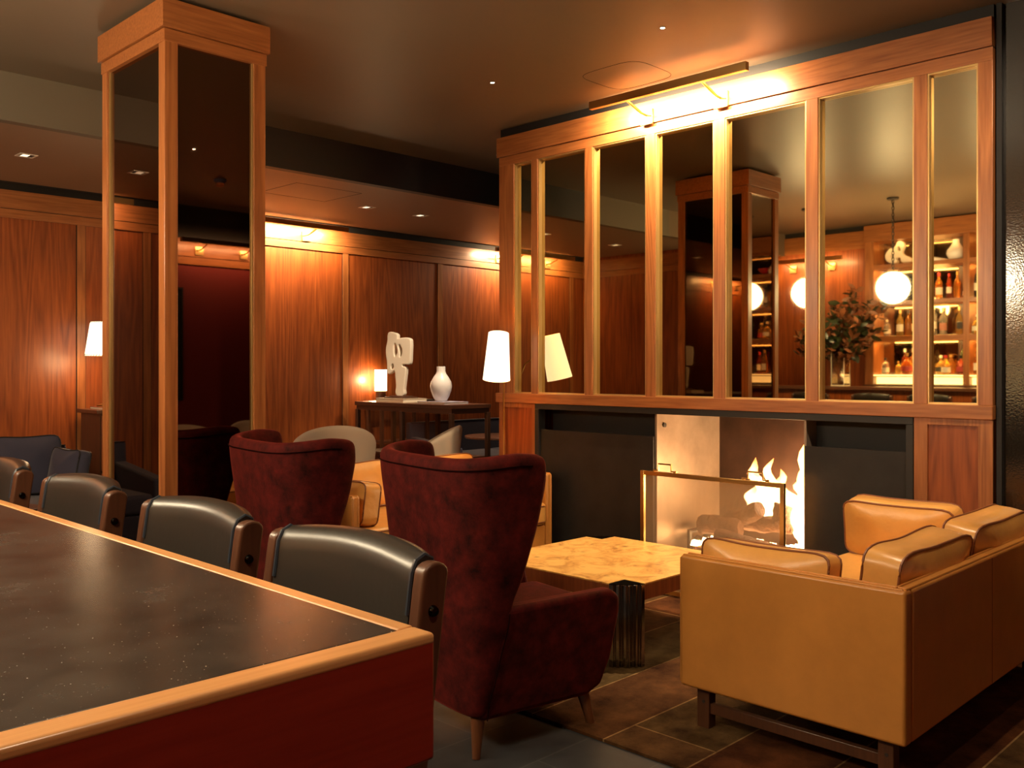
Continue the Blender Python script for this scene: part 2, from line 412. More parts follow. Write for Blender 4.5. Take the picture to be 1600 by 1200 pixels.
# ------------------------------------------------------------------ the room
random.seed(4)
struct(MB().box(-2.6, 9.4, -2.2, 8.0, -.1, 0).build('floor', SLATE, smooth=False), 'dark grey stone slab floor')
struct(MB().box(-2.6, 9.4, -2.2, 5.66, CEIL, CEIL + .1).build('ceiling', CEILM, smooth=False), 'brown satin painted ceiling')
c2 = MB()
c2.box(-.2, 9.4, 5.70, 7.50, SOF, SOF + .08, 0)              # lower ceiling
c2.box(-.2, 9.4, 7.49, 7.50, SOF - .008, SOF + .001, 1)
c2.box(-.2, 9.4, 7.50, 7.64, SOF + .03, SOF + .1, 0)
for x0 in (3.8, 6.9):                                         # access hatch outline
    for a in ((x0, x0 + .6, 6.01, 6.015), (x0, x0 + .6, 6.53, 6.535), (x0, x0 + .005, 6.01, 6.53), (x0 + .595, x0 + .6, 6.01, 6.53)):
        c2.box(*a, SOF - .001, SOF + .002, 1)
struct(c2.build('trim_1', [SOFM, GROOVE], smooth=False), 'lower brown ceiling over the back of the room')
b = MB(); b.box(1.07, 2.42, 5.648, 5.72, SOF - .003, CEIL + .02, 0)
struct(b.build('trim_2', OLIVE, smooth=False), 'taupe bulkhead face left of the column')
b = MB(); b.box(2.42, 9.4, 5.648, 5.72, SOF - .003, CEIL + .02, 0)
struct(b.build('trim_3', DARKB, smooth=False), 'black bulkhead face right of the column')
b = MB(); b.box(-1.5, 1.07, 5.66, 5.72, SOF, CEIL + .02, 0)
struct(b.build('trim_4', CEILM, smooth=False), 'brown bulkhead face beyond the taupe one')
# hatch line in the main ceiling
hp = []
for k in range(41):
    t = 2 * math.pi * k / 41; cx, cy = math.cos(t), math.sin(t)
    hp.append((4.20 + .20 * math.copysign(abs(cx) ** .45, cx), 3.23 + .21 * math.copysign(abs(cy) ** .45, cy), CEIL))
struct(MB().tube(hp, .0015, 4, closed=True).build('trim_5', GROOVE), 'round cornered access hatch line in the ceiling')

# back wall, sapele panelling
b = MB()
b.box(-.2, 9.4, YB, YB + .1, 0, 2.80, 0)
struct(b.build('wall_back', [PZ], smooth=False), 'glossy sapele panelled back wall')
b = MB()
b.box(.1, 9.1, YB - .022, YB, 2.512, 2.650, 0); b.box(.1, 9.1, YB - .014, YB, 2.442, 2.508, 0)
b.box(.1, 9.1, YB - .004, YB, 2.65, 2.80, 1); b.box(.1, 9.1, YB - .010, YB, 2.508, 2.512, 1)
struct(b.build('trim_6', [WX, GROOVE], smooth=False), 'sapele rail along the top of the back wall')
b = MB()
for x in (.33, 1.58, 2.85, 4.12, 5.39, 6.63, 7.90):
    b.box(x - .032, x + .032, YB - .010, YB, 0, 2.442, 0); b.box(x - .038, x - .032, YB - .003, YB, 0, 2.44, 1); b.box(x + .032, x + .038, YB - .003, YB, 0, 2.44, 1)
struct(b.build('trim_7', [WZ, GROOVE], smooth=False), 'sapele stiles between the back wall panels')
b = MB(); b.box(.1, 9.1, YB - .02, YB, 0, .14)
struct(b.build('baseboard_back', DARKX, smooth=False))
# side walls
b = MB(); b.box(9.1, 9.2, 4.5, 7.7, 0, 3.0, 0)
struct(b.build('wall_far_right', PZ, smooth=False), 'sapele panelled end wall beyond the fireplace')
b = MB(); b.box(0, .1, 5.95, 7.7, 0, 2.8, 0)
for y in (6.2, 6.9, 7.6): b.box(.1, .11, y - .03, y + .03, 0, 2.44, 0)
struct(b.build('wall_alcove_left', PZ, smooth=False), 'sapele panelled side of the back alcove')
b = MB(); b.box(.1, .122, 5.95, YB, 2.512, 2.65); b.box(.1, .114, 5.95, YB, 2.442, 2.508)
struct(b.build('trim_8', WY, smooth=False), 'sapele rail on the side of the back alcove')
b = MB(); b.box(-1.6, .1, 5.95, 6.05, 0, 3.0)
struct(b.build('wall_bar_end', PZ, smooth=False), 'sapele panelled wall at the end of the bar')
b = MB(); b.box(-1.53, -1.43, 4.62, 6.05, 0, 3.0, 0)
for y in (5.35,): b.box(-1.43, -1.42, y - .03, y + .03, 0, 2.62, 0)
struct(b.build('wall_bar', PZ, smooth=False), 'sapele panelled wall beside the bar shelves')
b = MB(); b.box(-1.43, -1.405, 4.63, 5.95, 2.70, 2.90, 0); b.box(-1.43, -1.42, 4.63, 5.95, 2.9, 2.96, 1)
struct(b.build('trim_9', [WY, GROOVE], smooth=False), 'sapele rail over the wall beside the bar shelves')
b = MB(); b.box(-1.75, -1.43, -1.1, 1.36, 0, 3.0)
struct(b.build('wall_bar_near', PZ, smooth=False), 'sapele panelled wall behind the bar near the viewer')
b = MB(); b.box(-1.75, 5.8, -1.08, -.98, 0, 3.0, 0)
struct(b.build('wall_front', REDWALL, smooth=False), 'dark red fabric wall seen in the column mirror')
b = MB(); b.box(-1.4, 5.7, -.98, -.955, 2.44, 2.62, 0); b.box(-1.4, 5.7, -.98, -.965, 2.36, 2.437, 0); b.box(-1.4, 5.7, -.98, -.975, 2.62, 2.96, 1)
struct(b.build('trim_10', [WX, DARKB], smooth=False), 'sapele rail above the red wall')
b = MB(); b.box(5.7, 5.8, -1.0, 1.4, 0, 3.0)
struct(b.build('wall_right_return', REDWALL, smooth=False))
# hammered black wall right of the mirrors
b = MB(); b.box(XM + .05, XM + .15, .55, 1.372, 0, 3.0, 0)
struct(b.build('wall_black', HAMMER, smooth=False), 'glossy black hammered wall right of the mirrors')
b = MB(); b.box(XM + .02, XM + .06, 1.372, 1.395, 0, 2.96)
struct(b.build('trim_11', BLACK, smooth=False), 'black reveal beside the mirrored wall')

# ------------------------------------------------------------------ mirrored chimney wall
Y0, Y1 = 1.404, 4.596
PANES = [(4.295, 4.446), (3.828, 4.224), (3.351, 3.749), (2.878, 3.267), (2.320, 2.791), (1.765, 2.238), (1.475, 1.687)]
b = MB()
b.box(XM + .04, XM + .10, Y0 + .02, Y1 - .02, 1.04, CEIL + .01, 0)                  # carcass behind
struct(b.build('wall_right', [BLACK, WZ], smooth=False), 'chimney wall carrying the mirrors and fireplace')
struct(MB().box(XM + .055, 5.5, Y1 - .03, Y1, 0, CEIL + .01).build('wall_chimney_left', WZ, smooth=False), 'left side of the chimney block')
struct(MB().box(5.4, 5.5, 1.2, Y1 - .035, 0, CEIL + .01).build('wall_chimney_back', BLACK, smooth=False), 'back of the chimney block')
tr = MB()
tr.box(XM - .012, XM + .05, Y0, Y1 + .015, 2.766, 2.900, 0)
struct(tr.build('trim_12', WY, bevel=.002, smooth=False), 'upper sapele board over the mirrors')
b = MB(); b.box(XM + .0, XM + .05, Y0, Y1, 2.704, 2.763, 0)
struct(b.build('trim_13', WY, smooth=False), 'lower sapele rail over the mirrors')
b = MB(); b.box(XM + .015, XM + .05, Y0, Y1, 2.90, CEIL, 0); b.box(XM + .004, XM + .05, Y0, Y1, 2.760, 2.768, 0)
struct(b.build('trim_14', BLACK, smooth=False), 'black shadow gap under the ceiling')
edges = [Y1] + [y for p in PANES for y in (p[1], p[0])] + [Y0]
n = 15
for i in range(0, len(edges), 2):
    ya, yb = edges[i + 1], edges[i]
    b = MB(); b.box(XM, XM + .05, ya + .0075 if i < len(edges) - 2 else ya, yb - .0075 if i > 0 else yb, 1.132, 2.704)
    struct(b.build('trim_%d' % n, WZ, bevel=.002, smooth=False), 'sapele mullion of the mirrored wall'); n += 1
b = MB(); b.box(XM - .016, XM + .05, Y0 - .004, Y1 + .02, 1.067, 1.132)
struct(b.build('trim_%d' % n, WY, bevel=.003, smooth=False), 'sapele sill board between mirrors and fireplace'); n += 1
for (ya, yb) in ((Y0, 1.756), (4.254, Y1)):
    b = MB(); b.box(XM + .012, XM + .05, ya, yb, 0, 1.067, 1)
    b.box(XM, XM + .03, ya, ya + (.062 if ya < 2 else .03), 0, 1.067, 0); b.box(XM, XM + .03, yb - (.062 if ya < 2 else .05), yb, 0, 1.067, 0)
    b.box(XM, XM + .03, ya + (.062 if ya < 2 else .03), yb - (.062 if ya < 2 else .05), 1.035, 1.067, 0)
    struct(b.build('trim_%d' % n, [WZ, PZ], smooth=False), 'sapele panel %s the fireplace' % ('right of' if ya < 2 else 'left of')); n += 1
words = ['leftmost narrow', 'second from left', 'third from left', 'fourth from left', 'third from right', 'wide second from right', 'rightmost narrow']
for i, (ya, yb) in enumerate(PANES):
    t = thing('mirror_pane', 'tall smoked bronze mirror over the fireplace, %s of the seven' % words[i], 'mirror', (XM, (ya + yb) / 2, 1.132), 0, 'mirrors over the fireplace')
    h = (yb - ya) / 2
    m = MB(); m.box(.036, .040, -h, h, .005, 1.567); m.build('mirror_glass', SMOKED, t, smooth=False)
    f = MB(); g = .007
    f.box(.006, .042, -h - g, -h, 0, 1.572); f.box(.006, .042, h, h + g, 0, 1.572)
    f.box(.006, .042, -h, h, 0, .008); f.box(.006, .042, -h, h, 1.564, 1.572)
    plabel(f.build('mirror_frame', BRASSW, t, smooth=False), 'thin pale brass bead')

# ------------------------------------------------------------------ fireplace
fp = thing('fireplace', 'wide black steel fireplace under the mirrored wall', 'fireplace', (XM, 3.0, 0))
f = MB()
ya, yb = 1.758 - 3, 4.252 - 3
f.box(-.006, .06, ya, yb, 1.030, 1.066); f.box(-.006, .06, ya, ya + .035, 0, 1.03); f.box(-.006, .06, yb - .035, yb, 0, 1.03)
f.build('surround', STEELF, fp, bevel=.002, smooth=False)
for (a, c) in ((.296, yb - .035), (ya + .035, -.677)):
    f = MB(); f.box(.012, .03, a, c, 0, .895); f.build('side_panel', STEEL, fp, smooth=False)
    f = MB(); f.box(.14, .15, a, c, .80, 1.03); f.box(.03, .15, a, c, .78, .80); f.build('recess', BLACK, fp, smooth=False)
BOXL = mat('stainless_firebox', (.34, .26, .19), .42, metal=.55, bump=(5, .15, .02), var=.25, vscale=3)
BOXB = mat('sooty_firebox_back', (.030, .013, .007), .5, metal=.3, var=.6, vscale=4)
f = MB(); f.box(.03, .72, .281, .295, .14, 1.03); f.build('firebox_side', BOXL, fp, smooth=False)
f = MB(); f.box(.03, .72, -.676, -.662, .14, 1.03); f.build('firebox_side', BOXL, fp, smooth=False)
f = MB(); f.box(.72, .74, -.676, .295, .14, 1.05); f.build('firebox_back', BOXB, fp, smooth=False)
f = MB(); f.box(.03, .74, -.676, .295, 1.035, 1.05); f.build('firebox_top', STEEL, fp, smooth=False)
f = MB(); f.box(.0, .74, -.676, .295, .0, .14); f.build('hearth', BOXB, fp, smooth=False)
f = MB(); f.lathe([(.0, 0), (.014, 0), (.014, .01), (.0, .012)], n=16, cap=False)
k = f.build('damper_knob', IRON, fp); k.location = (.10, .280, .96); k.rotation_euler = (R(90), 0, 0)

HZ = .141
def log(name, p0, p1, r, label, seed):
    rnd = random.Random(seed); P0, P1 = Vector(p0), Vector(p1); n = 14; m = 16
    ax = (P1 - P0).normalized(); a = ax.cross(Vector((0, 0, 1))); a = Vector((1, 0, 0)) if a.length < .1 else a.normalized(); c = a.cross(ax)
    vs = []; fs = []
    for i in range(n):
        t = i / (n - 1); p = P0.lerp(P1, t) + c * .012 * math.sin(3 * t + seed)
        for k in range(m):
            q = 2 * math.pi * k / m; rr = r * (1 + .22 * noise.noise(Vector((math.cos(q) * 2, math.sin(q) * 2, t * 4 + seed * 3)))) * (.85 if i in (0, n - 1) else 1)
            vs.append(p + rr * (math.cos(q) * a + math.sin(q) * c))
    for i in range(n - 1):
        for k in range(m): fs.append((i * m + k, i * m + (k + 1) % m, (i + 1) * m + (k + 1) % m, (i + 1) * m + k))
    fs += [tuple(range(m))[::-1], tuple(range((n - 1) * m, n * m))]
    o = MB().add(vs, fs).build(name, LOGM, ang=50)
    return tag(o, label, 'log', 'logs on the fire')
log('fire_log', (4.88, 3.19, .33), (4.92, 2.93, .35), .058, 'short charred log at the left end of the fire pile', 1)
log('fire_log', (4.80, 3.02, .29), (4.82, 2.56, .255), .050, 'long thin charred log lying lowest at the front', 2)
log('fire_log', (5.00, 3.06, .37), (4.95, 2.82, .47), .052, 'charred log leaning up to the right on the pile', 3)
log('fire_log', (4.96, 2.70, .37), (4.98, 2.67, .50), .062, 'stubby charred log standing nearly upright on the right', 4)
log('fire_log', (5.03, 2.96, .37), (5.00, 2.62, .37), .050, 'charred log lying across the back of the pile', 5)
gr = thing('fire_grate', 'iron grate with arched end holding the burning logs', 'grate', (4.90, 2.85, HZ))
g = MB()
for y in (-.30, -.18, -.06, .06, .18, .30): g.tube([(-.13, y, .085), (.15, y, .085)], .008, 6)
g.tube([(-.12, -.34, .085), (-.12, .34, .085)], .010, 6); g.tube([(.14, -.34, .085), (.14, .34, .085)], .010, 6)
for x in (-.12, .14):
    for y in (-.30, .30): g.tube([(x, y, 0), (x, y, .086)], .010, 6)
g.build('rack', IRON, gr)
g = MB(); g.box(-.10, .10, .36, .378, .15, .175); g.box(-.10, -.075, .36, .378, 0, .15); g.box(.075, .10, .36, .378, 0, .15)
g.tube([(-.07, .369, .0), (-.068, .369, .06), (-.04, .369, .105), (0, .369, .12), (.04, .369, .105), (.068, .369, .06), (.07, .369, 0)], .010, 6)
g.build('arched_end', STEELF, gr)
em = MB(); rnd = random.Random(8)
for i in range(90):
    x = 4.74 + rnd.random() * .34; y = 2.50 + rnd.random() * .66; s_ = .012 + .014 * rnd.random()
    em.hexa([(x - s_, y - s_, HZ + .095), (x + s_, y - s_, HZ + .095), (x + s_, y + s_, HZ + .095), (x - s_, y + s_, HZ + .095)],
            [(x - s_ * .6, y - s_ * .7, HZ + .095 + s_ * 1.4), (x + s_ * .8, y - s_ * .6, HZ + .095 + s_ * 1.2), (x + s_ * .6, y + s_ * .7, HZ + .095 + s_), (x - s_ * .7, y + s_ * .6, HZ + .095 + s_ * 1.5)])
tag(em.build('glowing_embers', EMBER), 'bed of glowing embers under the burning logs', 'embers', kind='stuff')
def flame(cx, cy, z0, h, rx, ry, seed, lean=0):
    n = 18; m = 20; vs = []; fs = []
    for i in range(n):
        t = i / (n - 1); rad = (math.sin(math.pi * min(1, t * 1.15 + .22)) ** .8 if t < .68 else (1 - t) * 2.2) if t < 1 else 0
        rad = max(.004, min(1, (1 - t) ** .75 * (1.0 if t > .1 else .6 + 4 * t)))
        dx = .035 * noise.noise(Vector((seed, t * 3, 0))) * (1 + 2 * t); dy = .05 * noise.noise(Vector((seed + 7, t * 3.2, 1))) * (1 + 2 * t) + lean * t * t
        for k in range(m):
            q = 2 * math.pi * k / m; w_ = 1 + .35 * noise.noise(Vector((math.cos(q) * 1.5 + seed, math.sin(q) * 1.5, t * 3)))
            vs.append((cx + dx + rx * rad * w_ * math.cos(q), cy + dy + ry * rad * w_ * math.sin(q), z0 + h * t))
    for i in range(n - 1):
        for k in range(m): fs.append((i * m + k, i * m + (k + 1) % m, (i + 1) * m + (k + 1) % m, (i + 1) * m + k))
    return MB().add(vs, fs)
fl = thing('fire', 'orange flames of the burning fire, tallest at the right', 'fire', (0, 0, 0), kind='stuff')
for a in ((4.86, 2.40, .17, .95, .05, .060, 2, .03), (4.88, 2.44, .17, .80, .05, .065, 21, .03), (4.83, 2.39, .16, .72, .06, .06, 13, .0), (4.88, 2.50, .2, .62, .06, .09, 14, -.03), (5.06, 2.86, .34, .42, .06, .12, 15, .04), (5.08, 2.76, .34, .36, .06, .12, 16, -.02), (4.86, 2.42, .17, .70, .07, .075, 2, .02), (4.90, 2.46, .20, .56, .06, .09, 5, -.02), (4.84, 2.385, .17, .50, .05, .045, 9, .0), (4.93, 2.40, .2, .80, .045, .045, 4, -.01),
          (5.08, 2.90, .36, .30, .05, .10, 11, .06), (5.10, 2.80, .36, .40, .05, .08, 3, .04), (5.05, 2.62, .34, .30, .05, .09, 7, -.05), (4.98, 2.54, .3, .40, .06, .07, 8, 0)):
    o = flame(*a).build('flame', FLAME, fl, ang=180)
point('fire_glow', (4.98, 2.44, .52), 46, .10, (1, .66, .36), None)
point('fire_glow_low', (5.08, 2.74, .50), 12, .08, (1, .64, .34), None)

sc = thing('fire_screen', 'brass framed mesh fire screen standing before the hearth', 'fire screen', (4.37, 2.80, 0))
X = 0; hw = .455
f = MB()
f.box(-.011, .011, -hw, -hw + .024, 0, .71); f.box(-.011, .011, hw - .024, hw, 0, .71); f.box(-.011, .011, -hw + .024, hw - .024, .686, .71); f.box(-.011, .011, -hw + .024, hw - .024, .02, .044)
f.build('frame', BRASS, sc, bevel=.002)
f = MB(); f.box(-.0008, .0008, -hw + .022, hw - .022, .04, .69); f.build('mesh', WIRE, sc, smooth=False)
for y in (-.285, .29):
    f = MB(); f.tube([(0, y - .075, .717), (0, y - .045, .717), (0, y - .042, .755), (0, y + .042, .755), (0, y + .045, .717), (0, y + .075, .717)], .005, 8); f.lathe([(.010, .709), (.010, .72)], 0, y - .07, 10); f.lathe([(.010, .709), (.010, .72)], 0, y + .07, 10)
    f.build('handle', BRASS, sc)
for y in (-hw + .012, hw - .012):
    f = MB(); f.box(-.10, .10, y - .009, y + .009, 0, .02); f.build('foot', BRASS, sc, bevel=.003)

# ------------------------------------------------------------------ column
cl = thing('column', 'square column of sapele posts and smoked mirror panels', 'column', (1.84, 3.974, 0))
W_, D_ = .501, .689
ps = .062
for (x, y) in ((0, 0), (W_ - ps, 0), (0, D_ - ps), (W_ - ps, D_ - ps)):
    f = MB(); f.box(x, x + ps, y, y + ps, 0, 2.755); f.build('corner_post', WZ, cl, bevel=.003, smooth=False)
f = MB(); f.box(ps, W_ - ps, .018, .022, 0, 2.76); f.build('mirror_panel', COLM, cl, smooth=False)
f = MB(); f.box(ps, W_ - ps, D_ - .022, D_ - .018, 0, 2.76); f.build('mirror_panel', COLM, cl, smooth=False)
f = MB(); f.box(.018, .022, ps, D_ - ps, 0, 2.76); f.build('mirror_panel', COLM, cl, smooth=False)
f = MB(); f.box(W_ - .022, W_ - .018, ps, D_ - ps, 0, 2.76); f.build('mirror_panel', COLM, cl, smooth=False)
for (a, c) in (((ps, ps + .010), (W_ - ps - .010, W_ - ps)),):
    f = MB(); f.box(W_ - ps - .006, W_ - ps, .006, .018, 0, 2.752); f.box(.008, .018, D_ - ps - .004, D_ - ps, 0, 2.752)
    f.build('bead', BRASSW, cl, smooth=False)
f = MB(); f.box(.03, W_ - .03, .03, D_ - .03, 0, 2.95); f.build('core', BLACK, cl, smooth=False)
f = MB(); f.box(-.004, W_ + .004, -.004, D_ + .004, 2.752, 2.808); f.build('crown_rail', WX, cl, bevel=.002, smooth=False)
f = MB(); f.box(-.016, W_ + .016, -.016, D_ + .016, 2.812, 2.940); f.build('crown', WX, cl, bevel=.002, smooth=False)

# ------------------------------------------------------------------ picture lights
def picture_light(label, loc, rz, L, arms, power, grp):
    """local: wall at x=0, light body out at -x"""
    t = thing('picture_light', label, 'light', loc, rz, grp)
    f = MB(); f.box(-.235, -.203, -L / 2, L / 2, -.008, .038); f.build('bar', BRASS, t, bevel=.002)
    f = MB(); f.box(-.203, -.198, -L / 2 + .03, L / 2 - .03, -.004, .012); f.build('diffuser', LED, t)
    for y in arms:
        f = MB(); f.box(-.014, -.001, y - .045, y + .045, -.105, -.015); plabel(f.build('back_plate', BRASS, t, bevel=.002), 'square brass wall plate')
        f = MB(); f.tube([(-.012, y, -.05), (-.06, y, -.045), (-.21, y, .005)], .008, 8); f.build('arm', BRASS, t)
    a = area('picture_light_lamp', (-.194, 0, .0), L - .06, .025, power, (.72, 0, -.70), (1, .72, .42), t)
    return t
picture_light('long brass picture light above the fireplace mirrors', (XM - .012, 3.05, 2.862), 0, 1.06, (-.24, .27), 40, 'picture lights')
picture_light('picture light on the back wall right of the column', (4.62, YB - .022, 2.620), R(90), 1.26, (-.30, .40), 26, 'picture lights')
picture_light('picture light at the right end of the back wall', (7.85, YB - .022, 2.620), R(90), 1.2, (-.35, .35), 24, 'picture lights')
picture_light('picture light at the left end of the back wall', (1.05, YB - .022, 2.620), R(90), 1.0, (-.35, .25), 12, 'picture lights')
picture_light('picture light beside the bar shelves, seen in the mirror', (-1.418, 5.30, 2.575), R(180), .95, (-.25, .25), 8, 'picture lights')
picture_light('picture light over the red wall, seen in the column mirror', (4.75, -.955, 2.56), R(-90), 1.1, (-.25, .25), 9, 'picture lights')

# ------------------------------------------------------------------ ceiling fixtures
fx = None
SPL = ['above the coffee table', 'above the far tan sofa', 'nearest the end of the mirrored wall', 'above the near tan sofa', 'added out of view to brighten the nearer wing chair', 'above the stools', 'added out of view to brighten the mirrored wall', 'added out of view to brighten the near sofa end', 'added out of view to brighten the counter apron']
for i, ((x, y), tg, p, an) in enumerate(SPOTS):
    t = thing('ceiling_spot', 'tiny recessed ceiling spot %s' % SPL[i], 'light', (x, y, CEIL), 0, 'ceiling spots')
    f = MB(); f.lathe([(.011, -.001), (.014, -.003), (.014, 0)], n=16, cap=False); f.build('rim', BLACK, t)
    f = MB(); f.lathe([(.0001, -.0015), (.010, -.0015)], n=16, cap=False); f.build('lens', DOT, t)
    spot('spot_lamp', (0, 0, -.012), Vector(tg) - Vector((x, y, CEIL)), p, an, .7, .02, (1, .76, .50), t)
dl0 = None
for i, (x, y, lb) in enumerate(((2.08, 6.5, 'left of the column'), (4.81, 6.5, 'left of the pair right of the column'), (5.41, 6.5, 'right of the pair right of the column'), (.9, 6.5, 'farthest left over the alcove'))):
    if dl0 is None:
        t = thing('downlight', '', 'light', (x, y, SOF), 0, 'square downlights')
        f = MB()
        for a in ((-.055, .055, -.055, -.042), (-.055, .055, .042, .055), (-.055, -.042, -.042, .042), (.042, .055, -.042, .042)): f.box(*a, -.004, 0)
        f.build('trim_ring', mat('bright_nickel', (.9, .85, .75), .3, metal=.3), t, smooth=False)
        f = MB(); f.box(-.042, .042, -.042, .042, -.0015, 0); f.build('aperture', BLACK, t, smooth=False)
        f = MB(); f.box(-.03, .012, -.03, .03, -.003, -.0015); f.build('lens', emis('dim_lens', (1, .8, .55), .9), t, smooth=False)
        dl0 = t
    else: t = copy_tree(dl0, (x, y, SOF))
    t['label'] = 'small square downlight in the lower ceiling, %s' % lb
sd = thing('smoke_detector', 'round smoke detector on the ceiling, seen in the column mirror', 'detector', (4.0, .43, CEIL))
f = MB(); f.lathe([(.055, 0), (.055, -.015), (.035, -.03)], n=24); f.build('base', mat('detector_blue_grey', (.10, .12, .25), .5), sd)
f = MB(); f.lathe([(.032, -.03), (.034, -.055), (.018, -.062)], n=20); f.build('sensor', mat('detector_orange', (.6, .2, .06), .5), sd)

# globes over the counter (seen in the mirror)
g0 = None
for i, y in enumerate((4.58, 3.69, 2.72, 1.76)):
    if g0 is None:
        t = thing('globe_pendant', '', 'lamp', (.13, y, CEIL), 0, 'globe pendants')
        f = MB(); f.lathe([(.055, 0), (.055, -.018), (.045, -.024)], n=24); f.build('canopy', IRON, t)
        f = MB(); z = -.024; k = 0
        while z > -.70:
            ring = []
            for q in range(10):
                an = 2 * math.pi * q / 10; u_, v_ = .011 * math.cos(an), .021 * math.sin(an)
                ring.append((u_ if k % 2 else 0, 0 if k % 2 else u_, z - .019 + v_))
            f.tube(ring, .0045, 5, closed=True); z -= .031; k += 1
        f.build('chain', IRON, t)
        f = MB(); f.lathe([(.045, -.705), (.045, -.735)], n=24); f.build('collar', BRASS, t)
        f = MB(); f.lathe([(.152 * math.sin(R(8 + a)), -.875 + .152 * math.cos(R(8 + a))) for a in range(0, 173, 8)], n=40); f.build('globe', GLOBE, t, ang=180)
        g0 = t
    else: t = copy_tree(g0, (.13, y, CEIL))
    t['label'] = ['white globe pendant lamp on a chain, left one in the mirror', 'white globe pendant lamp on a chain, right one in the mirror',
                  'white globe pendant lamp glinting in the black hammered wall', 'white globe pendant lamp over the near end of the counter'][i]

# ------------------------------------------------------------------ high counter in the foreground
CX0, CX1, CY0, CY1, CZ = .16, .892, 1.039, 5.2, .910
ct = thing('high_counter', 'high communal counter with dark stone top and thick sapele edge, in the foreground', 'counter', ((CX0 + CX1) / 2, (CY0 + CY1) / 2, 0))
hx, hy = (CX1 - CX0) / 2, (CY1 - CY0) / 2
e = .030; ey = .050
f = MB()
f.box(-hx, hx, -hy, -hy + e, CZ - .185, CZ - .004, 0)
f.build('end_apron', BARF, ct, bevel=.006, seg=4)
f = MB(); f.box(hx - e, hx, -hy + e, hy, CZ - .185, CZ - .001, 0); f.build('long_apron', BARF, ct, bevel=.004, seg=3)
f = MB(); f.box(-hx, -hx + e, -hy + e, hy, CZ - .185, CZ - .001, 0); f.build('long_apron', BARF, ct, bevel=.004, seg=3)
f = MB(); f.box(-hx, hx, -hy - .001, -hy + ey, CZ - .016, CZ + .0025, 0); plabel(f.build('edge_band', BARX, ct, bevel=.007, seg=5), 'light polished wood edge')
f = MB(); f.box(hx - e, hx, -hy + ey, hy, CZ - .010, CZ + .0025, 0); plabel(f.build('edge_band', BARY, ct, bevel=.004, seg=4), 'light polished wood edge')
f = MB(); f.box(-hx + e + .001, hx - e - .001, -hy + ey + .001, hy - .02, CZ - .03, CZ + .001, 0); plabel(f.build('stone_top', STONE, ct, bevel=.001), 'dark speckled stone inlay')
f = MB(); f.box(-hx + .10, hx - .22, -hy + .35, hy - .3, 0, CZ - .03, 0); f.build('base', DARKW, ct, smooth=False)
f = MB(); f.tube([(hx - .16, -hy + .5, .16), (hx - .16, hy - .5, .16)], .018, 10); f.build('foot_rail', BRASS, ct)

